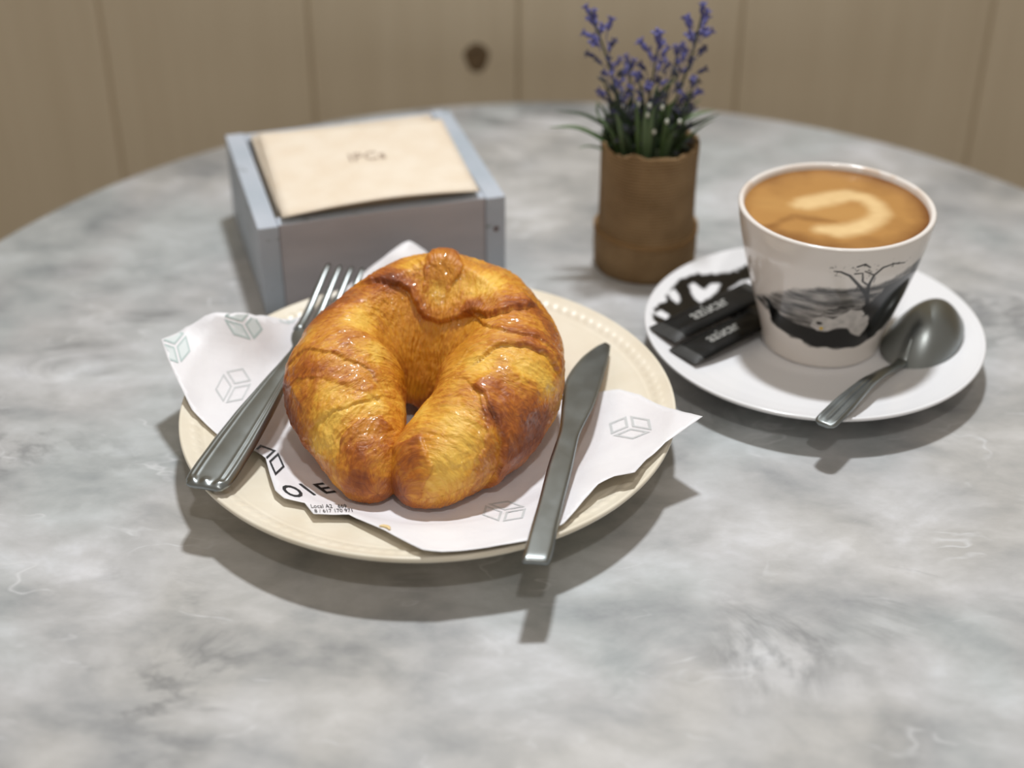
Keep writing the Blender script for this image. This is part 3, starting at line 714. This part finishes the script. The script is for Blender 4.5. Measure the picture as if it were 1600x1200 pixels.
# coffee
nr, nt = 110, 300; KZ = 7.46
rg = np.linspace(.012, 4.055, nr); tg = np.arange(nt) * 2 * np.pi / nt
X = CC[0] + np.outer(rg, np.cos(tg)); Y = CC[1] + np.outer(rg, np.sin(tg))
Zc = KZ + .05 * np.exp(-((4.06 - rg) / .12))[:, None] + 0 * X
V = np.stack([X, Y, Zc], 2).reshape(-1, 3)
low = V[-nt:].copy(); low[:, 2] = KZ - .5; low[:, :2] = CC + (low[:, :2] - CC) * .955
V = np.vstack([V, low, [[CC[0], CC[1], KZ]], [[CC[0], CC[1], KZ - .5]]])
k = nr * nt
F = grid_faces(nr + 1, nt, False, True) + [(k + nt, (j + 1) % nt, j) for j in range(nt)][::-1] + [(k + nt + 1, k + j, k + (j + 1) % nt) for j in range(nt)]
F = [f[::-1] for f in F[:grid_faces(nr + 1, nt, False, True).__len__()]] + [(k + nt, j, (j + 1) % nt) for j in range(nt)] + [(k + nt + 1, k + (j + 1) % nt, k + j) for j in range(nt)]
def kpx(l): return [tuple(at(x, y, KZ)[:2]) for x, y in l]
q = np.stack([V[:, 0], V[:, 1], 0 * V[:, 0]], 1)
X = V[:, 0] + .10 * fbm(q * 1.3, 3); Y = V[:, 1] + .10 * fbm(q * 1.3 + 20, 3)
sw = line_d(X, Y, kpx([(1246, 320), (1262, 318), (1290, 311), (1325, 305), (1352, 310), (1370, 322), (1376, 333), (1364, 346), (1338, 356), (1310, 361), (1285, 358)]), [.35, .62, .62, .56, .50, .46, .46, .52, .62, .62, .40])
cream = sstep(.30, -.42, sw)
halo = sstep(.9, .0, line_d(X, Y, kpx([(1200, 318), (1246, 322), (1300, 330), (1345, 333)]), [.2, .3, .3, .2]))
rdist = np.hypot(V[:, 0] - CC[0], V[:, 1] - CC[1])
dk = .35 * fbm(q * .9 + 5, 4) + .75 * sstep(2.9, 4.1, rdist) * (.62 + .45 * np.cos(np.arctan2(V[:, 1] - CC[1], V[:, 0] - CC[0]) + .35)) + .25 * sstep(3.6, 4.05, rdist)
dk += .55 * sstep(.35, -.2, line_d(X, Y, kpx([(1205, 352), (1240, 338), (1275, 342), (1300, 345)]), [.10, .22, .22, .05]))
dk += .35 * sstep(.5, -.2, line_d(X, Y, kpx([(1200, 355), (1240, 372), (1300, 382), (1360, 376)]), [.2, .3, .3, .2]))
dk = np.clip(dk, 0, 1)[:, None]; cream = cream[:, None]; halo = (.35 * halo)[:, None]
C = np.array(srgb(178, 130, 70)) * (1 - dk) + np.array(srgb(118, 72, 26)) * dk
C = C + (np.array(srgb(200, 154, 90)) - C) * halo
C = C + (np.array(srgb(230, 198, 144)) - C) * (cream * (.86 + .14 * fbm(q * 2, 2)[:, None]))
ncf = N('coffee_crema'); ncf.set(Base_Color=ncf.attr('crema'), Roughness=0.32, Normal=ncf.bump(ncf.noise(900, 2), 0.06, 0.0003))
coffee = tag(obj('coffee', V, F, ncf.m, base=(*CC, KZ - .5)), 'milky coffee with a pale curled foam swirl filling the cup', 'coffee')
color_attr(coffee, 'crema', C)

# ------------------------------------------------------------------ teaspoon lying face down on the saucer
b0 = at(1445, 522, 1.6); e0 = at(1292, 660, 1.95)
sd = (b0 - e0)[:2]; SL = np.linalg.norm(sd); sd /= SL; ss_ = np.array([sd[1], -sd[0]])
spoon = thing('teaspoon', (*b0[:2], 1.2), 'steel teaspoon lying face down across the saucer beside the cup', 'spoon')
A_, B_, H_ = 2.35, 1.66, 1.5
V = []; nr, nt = 26, 72
for i in range(nr):
    f = i / (nr - 1); r = math.sin(f * math.pi / 2) if f < 1 else 1
    h = H_ * (1 - r ** 2.3)
    for j in range(nt):
        t = 2 * np.pi * j / nt; c, s = math.cos(t), math.sin(t)
        a = A_ * r * c; b = B_ * r * s * (1 - .12 * c)
        V.append((*(b0[:2] + sd * a + ss_ * b), h))
V = np.array(V)
def spoon_base(V): return 1.50 + ((V[:, :2] - b0[:2]) @ sd) * .20 + ((V[:, :2] - b0[:2]) @ ss_) * .05
zt = spoon_base(V)
Vt = V.copy(); Vt[:, 2] = V[:, 2] + zt
fl = Vt[-nt:].copy(); fl[:, :2] = b0[:2] + (fl[:, :2] - b0[:2]) * 1.025; fl[:, 2] -= .05      # rolled lip
Vb = Vt.copy()[::-1].reshape(nr, nt, 3)[:, ::-1].reshape(-1, 3).copy(); Vb[:, :2] = b0[:2] + (Vb[:, :2] - b0[:2]) * .955; Vb[:, 2] -= .09
Vall = np.vstack([Vt, fl, Vb]); m = 2 * nr + 1
F = [f[::-1] for f in grid_faces(m, nt, False, True)]
obj('bowl', Vall, F, STEEL, spoon)
TE = SL - .62 * A_
ts = np.linspace(-.35, TE, 80)          # from the handle end to the bowl, running out on its back
half = np.interp(ts, [-.35, -.25, -.1, .3, 1.5, 3.5, 5.2, SL - A_ - .5, SL - A_, TE], [.25, .42, .50, .52, .50, .36, .25, .22, .30, .06])
z = np.interp(ts, [-.35, 0, 2, 3.8, 5.2, SL - A_ - .4, SL - A_ + .02], [1.98, 2.0, 2.06, 2.0, 1.72, 1.25, 1.22]); z = np.convolve(np.pad(z, 4, 'edge'), np.ones(9) / 9, 'valid')
onb = ts > SL - A_ - .02; rb = np.clip((SL - ts) / A_, 0, 1)
z = np.where(onb, np.maximum(1.22, 1.50 - .20 * (SL - ts) + H_ * (1 - rb ** 2.3) - .09), z)
V, F = strip(np.c_[e0[0] + sd[0] * ts, e0[1] + sd[1] * ts, z], half, np.full(80, .17), np.interp(ts, [-.35, 0, 5, 7.6], [.04, .08, .10, .05]), 33,
             lambda u, i: .05 * sstep(4.6, 3.2, ts[i]) * sstep(-.3, .2, ts[i]) * (np.exp(-((np.abs(u) - .78) / .1) ** 2) - .8 * np.exp(-(u / .18) ** 2)))
obj('handle', V, F, STEEL, spoon)

# ------------------------------------------------------------------ sugar sachets
nsb = N('black_sachet_foil'); nsb.set(Base_Color=srgb(14, 14, 13), Roughness=0.5, Specular_IOR_Level=0.25, Normal=nsb.bump(nsb.noise(90, 3), 0.3, 0.002))
NSEAL = simple('black_sachet_seal', srgb(40, 40, 38), 0.5); SIL = simple('sachet_grey_ink', srgb(176, 176, 172), 0.5)
def sachet(a, b, wid, lift, label):
    a, b = np.array(a), np.array(b)
    ax = (b - a)[:2]; Ls = np.linalg.norm(ax); ax /= Ls; sx = np.array([ax[1], -ax[0]])
    root = thing('sugar_sachet', ((a[0] + b[0]) / 2, (a[1] + b[1]) / 2, 1.2), label, 'sachet', 'black sugar sachets on the saucer')
    nl, nw_ = 44, 17
    def surf(u, v, top):
        p = a[:2] + ax * u * Ls + sx * v * wid / 2
        z = a[2] * (1 - u) + b[2] * u
        puff = .19 * (np.clip(1 - (2 * u - 1) ** 6, 0, 1)) * np.clip(1 - v ** 4, 0, 1) ** .7 * (1 + .25 * vnoise(np.array([[u * 5 + lift * 9, v * 2, 1.0]]))[0])
        return (p[0], p[1], z + (puff + .015 if top else -.6 * puff - .01))
    us = np.linspace(.09, .91, nl); vs = np.linspace(-1, 1, nw_)
    V = [];
    for u in us:
        V += [surf((u - .09) / .82 * 1.0 * .98 * .84 + .09, v, True) if False else surf(u, v, True) for v in vs] + [surf(u, v, False) for v in vs[::-1][1:-1]]
    k = 2 * nw_ - 2
    F = grid_faces(nl, k, False, True) + [tuple(range(k)), tuple(reversed(range((nl - 1) * k, nl * k)))]
    obj('body', V, F, nsb.m, root)
    for u0, u1 in ((0, .10), (.90, 1.0)):
        V = []; m = 9
        for i in range(m):
            u = u0 + (u1 - u0) * i / (m - 1); rip = .018 * (i % 2)
            row = [np.array(surf(u, v, True)) for v in vs]; rowb = [np.array(surf(u, v, False)) for v in vs[::-1][1:-1]]
            V += [r + (0, 0, .012 + rip) for r in row] + [r - (0, 0, .005) for r in rowb]
        F = grid_faces(m, k, False, True) + [tuple(range(k)), tuple(reversed(range((m - 1) * k, m * k)))]
        obj('seal', V, F, NSEAL, root, smooth=False)
    Vt, Ft = text_vf('azúcar'); w = Vt[:, 0].max()
    Vt = (Vt - (w / 2, .25)); sc = .36 * Ls / w
    V = []
    for x, y in Vt:
        u = .47 + x * sc / Ls; v = -y * sc * 1.1 / (wid / 2)
        q = surf(u, v, True); V.append((q[0], q[1], q[2] + .02))
    obj('printed_text', V, Ft, SIL, root, smooth=False)
sachet(at(1035, 524, 1.78), at(1186, 452, 1.60), 1.75, .3, 'black sugar sachet lying over the ink print, farther from the viewer')
sachet(at(1066, 558, 1.60), at(1197, 492, 1.36), 1.65, .7, 'black sugar sachet touching the cup base, nearer to the viewer')

# ------------------------------------------------------------------ napkin box
nb = N('distressed_blue_paint')
g1 = nb.noise(60, 5, 0.65, 0.4, nb.mapped((1, 1, 3))); g2 = nb.noise(25, 4)
bc = nb.ramp(g2, [(0.3, srgb(168, 178, 188)), (0.7, srgb(188, 194, 204))])
bc = nb.mix(nb.ramp(g1, [(0.61, 0.0), (0.69, 0.8)]), bc, srgb(92, 96, 88))
nb.set(Base_Color=bc, Roughness=0.6, Normal=nb.bump(g1, 0.3, 0.001))
ngp = N('shaded_front_paint')  # shade on the front panel's face, put into the paint colour
ngp.set(Base_Color=ngp.ramp(ngp.noise(18, 5, .6, .2, ngp.mapped((1, 1, 4))), [(.3, srgb(172, 168, 172)), (.7, srgb(186, 181, 184))]), Roughness=0.65)
A0 = at(402, 358, 4.75); A1 = at(790, 306, 4.75)
bx = (A1 - A0)[:2]; BW = np.linalg.norm(bx); bx /= BW; by = np.array([-bx[1], bx[0]]); BD = 11.2; BH = 4.75
def bl(u, v, z): return np.array([*(A0[:2] + bx * u + by * v), z])
X3, Y3, Z3 = np.array([*bx, 0]), np.array([*by, 0]), np.array([0, 0, 1.0])
holder = thing('napkin_holder', bl(BW / 2, BD / 2, 0), 'pale blue distressed wooden box holding napkins behind the plate', 'napkin holder')
tk = 1.0
def board(name, u0, u1, v0, v1, z0, z1, mat=None):
    c = bl((u0 + u1) / 2, (v0 + v1) / 2, (z0 + z1) / 2)
    V, F = box_vf(c, X3 * (u1 - u0) / 2, Y3 * (v1 - v0) / 2, Z3 * (z1 - z0) / 2, .07)
    return obj(name, V, F, mat or nb.m, holder, smooth=False)
board('side_panel', 0, tk, 0, BD, 0, BH); board('side_panel', BW - tk, BW, 0, BD, 0, BH)
fp = board('front_panel', tk + .01, BW - tk - .01, .10, .10 + tk * .85, 0, BH)
fp.data.materials.append(ngp.m)
for poly in fp.data.polygons:
    if poly.normal.dot(Vector((-by[0], -by[1], 0))) > .9: poly.material_index = 1
board('back_panel', tk + .01, BW - tk - .01, BD - .9, BD - .05, 0, BH - .05)
board('bottom_board', tk + .01, BW - tk - .01, .97, BD - .92, .05, .5)
V, F = tube([bl(BW - .5, .02, 3.0), bl(BW - .5, -.04, 3.0)], [.14, .12], 10); obj('nail_head', V, F, simple('rusty_nail', srgb(96, 58, 40), .6, .3), holder)
# napkins
nn = N('cream_napkin')
nn.set(Base_Color=nn.ramp(nn.noise(70, 4), [(0.35, srgb(229, 213, 191)), (0.65, srgb(234, 221, 202))]), Roughness=0.85, Normal=nn.bump(nn.noise(500, 3), 0.3, 0.001))
ntop = np.array([at(441, 338, 5.15), at(749, 297, 5.15), at(690, 186, 5.35), at(402, 208, 5.35)])
def napkin_vf(c4, th, bend, n=22, seed=0):
    """folded square napkin: rounded fold edges, slightly wavy layers"""
    V = []; us = np.linspace(0, 1, n)
    for s in (1, 0):
        for u in us:
            for v in us:
                p = (c4[0] * (1 - u) + c4[1] * u) * (1 - v) + (c4[3] * (1 - u) + c4[2] * u) * v
                e = min(1, 8 * min(u, 1 - u, v, 1 - v) + .25) ** .5
                z = bend * math.sin(math.pi * u) ** 1 * (1 - v) ** 3 + .03 * vnoise(np.array([[u * 3, v * 3, seed]]))[0]
                V.append((p[0], p[1], p[2] + z + (th * (.5 + .5 * e) if s else th * (.5 - .5 * e))))
    F = grid_faces(n, n); F = [f for f in F] + [tuple(i + n * n for i in f[::-1]) for f in F]
    ring = [i * n for i in range(n)] + [(n - 1) * n + j for j in range(1, n)] + [i * n + n - 1 for i in range(n - 2, -1, -1)] + [j for j in range(n - 2, 0, -1)]
    F += [(ring[i], ring[(i + 1) % len(ring)], ring[(i + 1) % len(ring)] + n * n, ring[i] + n * n)[::-1] for i in range(len(ring))]
    return np.array(V), [f[::-1] for f in F]
V, F = napkin_vf(ntop - (0, 0, .12), .14, .26)
topn = tag(obj('napkin', V, F, nn.m), 'topmost cream paper napkin with small brown print in the blue box', 'napkin', 'napkins in the wooden box')
Vt, Ft = text_vf('IPCs'); w = Vt[:, 0].max()
c4 = ntop - (0, 0, .12); Vn = []
for x, y in Vt:
    u = .415 + x / w * .20; v = .52 + y * .10 / .7
    p = (c4[0] * (1 - u) + c4[1] * u) * (1 - v) + (c4[3] * (1 - u) + c4[2] * u) * v
    Vn.append((p[0], p[1], p[2] + .17 + .26 * math.sin(math.pi * u) * (1 - v) ** 3 + .03 * vnoise(np.array([[u * 3, v * 3, 0]]))[0]))
obj('printed_text', Vn, Ft, simple('brown_napkin_ink', srgb(172, 152, 134), .8), topn, smooth=False)
base4 = np.array([bl(tk + .12, 1.05, 0), bl(BW - tk - .12, 1.05, 0), bl(BW - tk - .12, BD - 1.0, 0), bl(tk + .12, BD - 1.0, 0)])
ctr = base4.mean(0); src = None
for k in range(12):
    z = .55 + .385 * k
    if src is None:
        V, F = napkin_vf(ctr + (base4 - ctr) * .97, .33, 0.0, 12, 4)
        src = obj('napkin', V, F, nn.m, base=(ctr[0], ctr[1], 0)); o = src
    else:
        o = src.copy(); COL.objects.link(o)
    o.location = W((ctr[0] + .06 * math.sin(k * 2.1), ctr[1] + .06 * math.cos(k * 1.7), z - .02))
    tag(o, 'cream folded napkin in the stack beneath the topmost one', 'napkin', 'napkins in the wooden box')

# ------------------------------------------------------------------ lavender in a burlap pot
LC = np.array([6.85, 70.2])
pot = thing('potted_lavender', (*LC, 0), 'artificial purple lavender in a small brown burlap wrapped pot', 'potted plant')
nbu = N('burlap')
wx = nbu.new('ShaderNodeTexWave', wave_type='BANDS', bands_direction='Z'); nbu.put(wx.inputs['Vector'], nbu.tc.outputs['Object']); wx.inputs['Scale'].default_value = 190; wx.inputs['Distortion'].default_value = 1.5
wy = nbu.new('ShaderNodeTexWave', wave_type='BANDS', bands_direction='X'); nbu.put(wy.inputs['Vector'], nbu.tc.outputs['UV']); wy.inputs['Scale'].default_value = 30; wy.inputs['Distortion'].default_value = 1.5
wv = nbu.math('ADD', wx.outputs['Fac'], wy.outputs['Fac'])
bcol = nbu.ramp(nbu.math('ADD', nbu.math('MULTIPLY', wv, .25), nbu.math('MULTIPLY', nbu.noise(60, 4), .6)), [(.25, srgb(104, 80, 50)), (.5, srgb(146, 116, 78)), (.8, srgb(180, 150, 110))])
nbu.set(Base_Color=bcol, Roughness=.9, Normal=nbu.bump(wv, .5, .001))
n = 160; tg = np.arange(n) * 2 * np.pi / n; V = []
zl = np.r_[np.linspace(0, 6.6, 44), [6.75, 6.9, 7.0, 7.0, 6.9, 6.6, 6.0, 5.5]]; inset = np.r_[np.zeros(44), [0, .01, .05, .14, .2, .22, .24, .26]]
for z, i_ in zip(zl, inset):
    fr = np.clip((z - 5.5) / 1.5, 0, 1)
    r = np.interp(z, [0, .25, 1.2, 2.1, 2.5, 4, 6, 7], [2.50, 2.60, 2.64, 2.62, 2.46, 2.44, 2.44, 2.46]) - i_
    q = np.stack([np.cos(tg) * 2.2, np.sin(tg) * 2.2, np.full(n, z * .25)], 1)
    rr_ = r + .07 * fbm(q, 3) + .05 * fr * vnoise(q * 2.5 + 3)
    zz_ = z + fr * (.16 * vnoise(np.c_[q[:, :2] * 1.2, np.full(n, 4.0)]) + .10 * vnoise(np.c_[q[:, :2] * 3.5, np.full(n, 1.0)]))
    V.append(np.stack([LC[0] + rr_ * np.cos(tg), LC[1] + rr_ * np.sin(tg), zz_], 1))
wrap = obj('burlap_wrap', np.vstack(V), [f[::-1] for f in grid_faces(len(zl), n, False, True)][::1] + [tuple(range(n))[::-1]], nbu.m, pot)
uvl = wrap.data.uv_layers.new(name='UVMap')
li = np.zeros(len(wrap.data.loops), np.int32); wrap.data.loops.foreach_get('vertex_index', li)
uvl.data.foreach_set('uv', np.c_[(li % n) / n * 4, (li // n) / len(zl)].astype(np.float32).ravel())
t = np.linspace(0, 2 * np.pi, 90)
for dz, dr in ((0, 0), (.16, .0)):
    P = np.c_[LC[0] + (2.60 + dr) * np.cos(t), LC[1] + (2.60 + dr) * np.sin(t), 2.02 + dz + .10 * np.sin(t * 2 + dz * 4)]
    V, F = tube(P, np.full(90, .075), 8); obj('twine', V, F, simple('jute_twine', srgb(146, 114, 74), .9), pot)
V, F = lathe([(.01, 6.35), (1.2, 6.3), (2.25, 6.1), (2.25, 5.6), (.01, 5.6)], 40, (*LC, 0)); F = [f[::-1] for f in F]
nm = N('dark_moss'); nm.set(Base_Color=nm.ramp(nm.noise(200, 4), [(.3, srgb(24, 30, 16)), (.7, srgb(58, 66, 34))]), Roughness=.95)
obj('moss', V, F, nm.m, pot)
LEAF = [simple('leaf_green', srgb(76, 100, 58), .5), simple('leaf_green_dark', srgb(46, 64, 42), .5), simple('leaf_green_pale', srgb(96, 118, 82), .5)]
STEM = simple('lavender_stem', srgb(62, 74, 58), .6)
BLOOM = [simple('violet_bloom', srgb(92, 92, 150), .6), simple('dark_violet_bud', srgb(62, 62, 96), .6), simple('grey_violet_bud', srgb(74, 76, 86), .6)]
WHT = simple('white_seed', srgb(215, 218, 205), .6)
def leaf(P, w, mat):
    P, _ = smooth_curve(P, 18); u = np.linspace(0, 1, 18)
    V, F = tube(P, w * np.clip(np.sin(np.pi * np.clip(u * .86 + .12, 0, 1)), .06, 1), 8, .22)
    obj('leaf', V, F, mat, pot)
def lp(px, py, dy): # a point of the plant: pixel and distance (cm) behind the pot axis
    y = LC[1] + dy; b = -(py - 600) / FPX; a = (px - 800) / FPX
    t = y / (b * SP + CP); return np.array([a * t, y, CAM_H + (b * CP - SP) * t])
leaves = [([(985, 262), (950, 225), (905, 200), (856, 199)], -.5, .28), ([(985, 255), (955, 205), (915, 180), (868, 172)], .6, .25), ([(990, 250), (962, 215), (935, 180), (934, 160)], .2, .3), ([(980, 262), (945, 235), (920, 228), (903, 232)], -1, .16),
          ([(1030, 250), (1060, 210), (1095, 190), (1125, 178)], -.3, .30), ([(1025, 245), (1060, 195), (1090, 178), (1118, 172)], .8, .25), ([(1040, 252), (1075, 215), (1100, 195), (1118, 186)], -.9, .24), ([(1020, 240), (1050, 180), (1072, 150), (1085, 140)], .5, .26),
          ([(1000, 250), (1005, 200), (1030, 150), (1060, 118)], -.2, .18), ([(975, 255), (962, 210), (958, 175), (966, 150)], -.8, .26), ([(1010, 250), (1015, 205), (1035, 175), (1050, 160)], -.9, .26), ([(995, 255), (985, 210), (975, 180), (960, 165)], -1.2, .24),
          ([(1035, 250), (1040, 215), (1055, 195), (1078, 182)], -1.2, .22), ([(968, 250), (955, 220), (948, 200), (945, 180)], .9, .28), ([(1045, 250), (1058, 225), (1065, 205), (1068, 180)], .9, .28), ([(1005, 255), (1000, 215), (1005, 180), (1000, 150)], .3, .3),
          ([(1020, 250), (1030, 210), (1032, 180), (1022, 150)], .6, .28), ([(985, 250), (990, 200), (985, 170), (990, 140)], 1.0, .28)]
for i, (pp, dy, w) in enumerate(leaves):
    m = len(pp); leaf([lp(x, y, dy * (.35 + .65 * k / (m - 1))) for k, (x, y) in enumerate(pp)], w * 1.1, LEAF[i % 3 if i < 9 else (i % 2)])
for k in range(30):
    a = k * 2.4; x0, dy0 = 1003 + 40 * math.cos(a), 1.2 * math.sin(a); h = 50 + 85 * random.random(); sp = .6 + 1.3 * random.random()
    leaf([lp(x0, 258, dy0), lp(1003 + (x0 - 1003) * (1 + .2 * sp), 258 - h * .45, dy0 * 1.2), lp(1003 + (x0 - 1003) * (1 + .45 * sp), 258 - h * .8, dy0 * 1.4), lp(1003 + (x0 - 1003) * (1 + .8 * sp), 258 - h, dy0 * 1.6)], .15, LEAF[k % 3])
def blossom_mesh(name, mat):
    parts = [tube([(0, -.12, -.32), (0, -.03, -.12), (0, 0, .02)], [.02, .02, .02], 5), tube([(0, 0, 0), (0, 0, .12), (0, 0, .30), (0, 0, .42)], [.03, .10, .11, .05], 6)]
    for k in range(4):
        a = k * math.pi / 2 + .3
        parts.append(tube([(0.03 * math.cos(a), .03 * math.sin(a), .36), (.12 * math.cos(a), .12 * math.sin(a), .50), (.20 * math.cos(a), .20 * math.sin(a), .52)], [.04, .075, .03], 5, .5))
    V, F = join(parts); me = bpy.data.meshes.new(name); me.from_pydata((V / 100).tolist(), [], F); me.materials.append(mat); me.update()
    return me
BM = [blossom_mesh('blossom', m) for m in BLOOM]
V, F = tube([(0, 0, 0), (0, 0, .2), (0, 0, .45), (0, 0, .6)], [.03, .11, .10, .03], 6)
bud = bpy.data.meshes.new('bud'); bud.from_pydata((V / 100).tolist(), [], F); bud.materials.append(BLOOM[2]); bud.update()
sprigs = [([(985, 262), (970, 170), (948, 90), (922, 18)], -.6, 1.0, 30), ([(1005, 258), (1010, 180), (1022, 110), (1030, 62)], -.9, 1.0, 26), ([(1030, 255), (1052, 170), (1080, 90), (1100, 10)], -.3, 1.0, 30),
          ([(980, 260), (975, 200), (962, 150), (955, 108)], -1.3, .8, 18), ([(1000, 260), (992, 200), (986, 150), (984, 96)], .3, .8, 20), ([(1040, 255), (1058, 205), (1076, 160), (1084, 128)], -1.1, .8, 16), ([(1000, 258), (1005, 205), (1006, 160), (996, 118)], -1.5, .8, 18), ([(1018, 258), (1030, 205), (1045, 140), (1062, 72)], .8, .8, 20)]
for si, (pp, dy, sc, nb_) in enumerate(sprigs):
    P, _ = smooth_curve([lp(x, y, dy * (.4 + .6 * k / 3)) for k, (x, y) in enumerate(pp)], 40)
    V, F = tube(P, np.linspace(.085, .04, 40), 6); stem = obj('flower_stem', V, F, STEM, pot)
    nb_ = int(nb_ * 1.2)
    for k in range(nb_):
        f = .16 + .84 * (k + .5) / nb_; i = min(38, int(f * 39)); p = P[i]; tn = P[i + 1] - P[i]; tn /= np.linalg.norm(tn)
        ang = k * 2.4 + si; out = np.array([math.cos(ang), math.sin(ang), 0]); out -= tn * np.dot(out, tn); out /= np.linalg.norm(out)
        d = tn * (.75 if f < .93 else 1.3) + out * (.75 if f < .93 else .45)
        me = bud if f < .60 else (BM[1] if f < .80 and k % 3 else BM[0])
        if f < .55 and k % 3 == 0: me = BM[2]
        o = bpy.data.objects.new('blossom' if me is not bud else 'bud', me); COL.objects.link(o); o.parent = stem
        gap = .22 + .30 * random.random() if f < .92 else .05
        pos = p + out * gap - np.array([*LC, 0])
        o.location = Vector(pos / 100); o.rotation_euler = Vector(d).to_track_quat('Z', 'Y').to_euler()
        s_ = 1.05 * sc * random.uniform(.75, 1.15) * (1.15 if f > .8 else .95); o.scale = (s_, s_, s_)
for x, y in ((1012, 180), (1022, 206), (998, 162), (1042, 190), (1062, 190), (1015, 165), (1035, 168)):
    p = lp(x, y, -1.7); V, F = tube([p - (0, 0, .12), p, p + (0, 0, .12)], [.05, .10, .05], 6); obj('white_bud', V, F, WHT, pot)
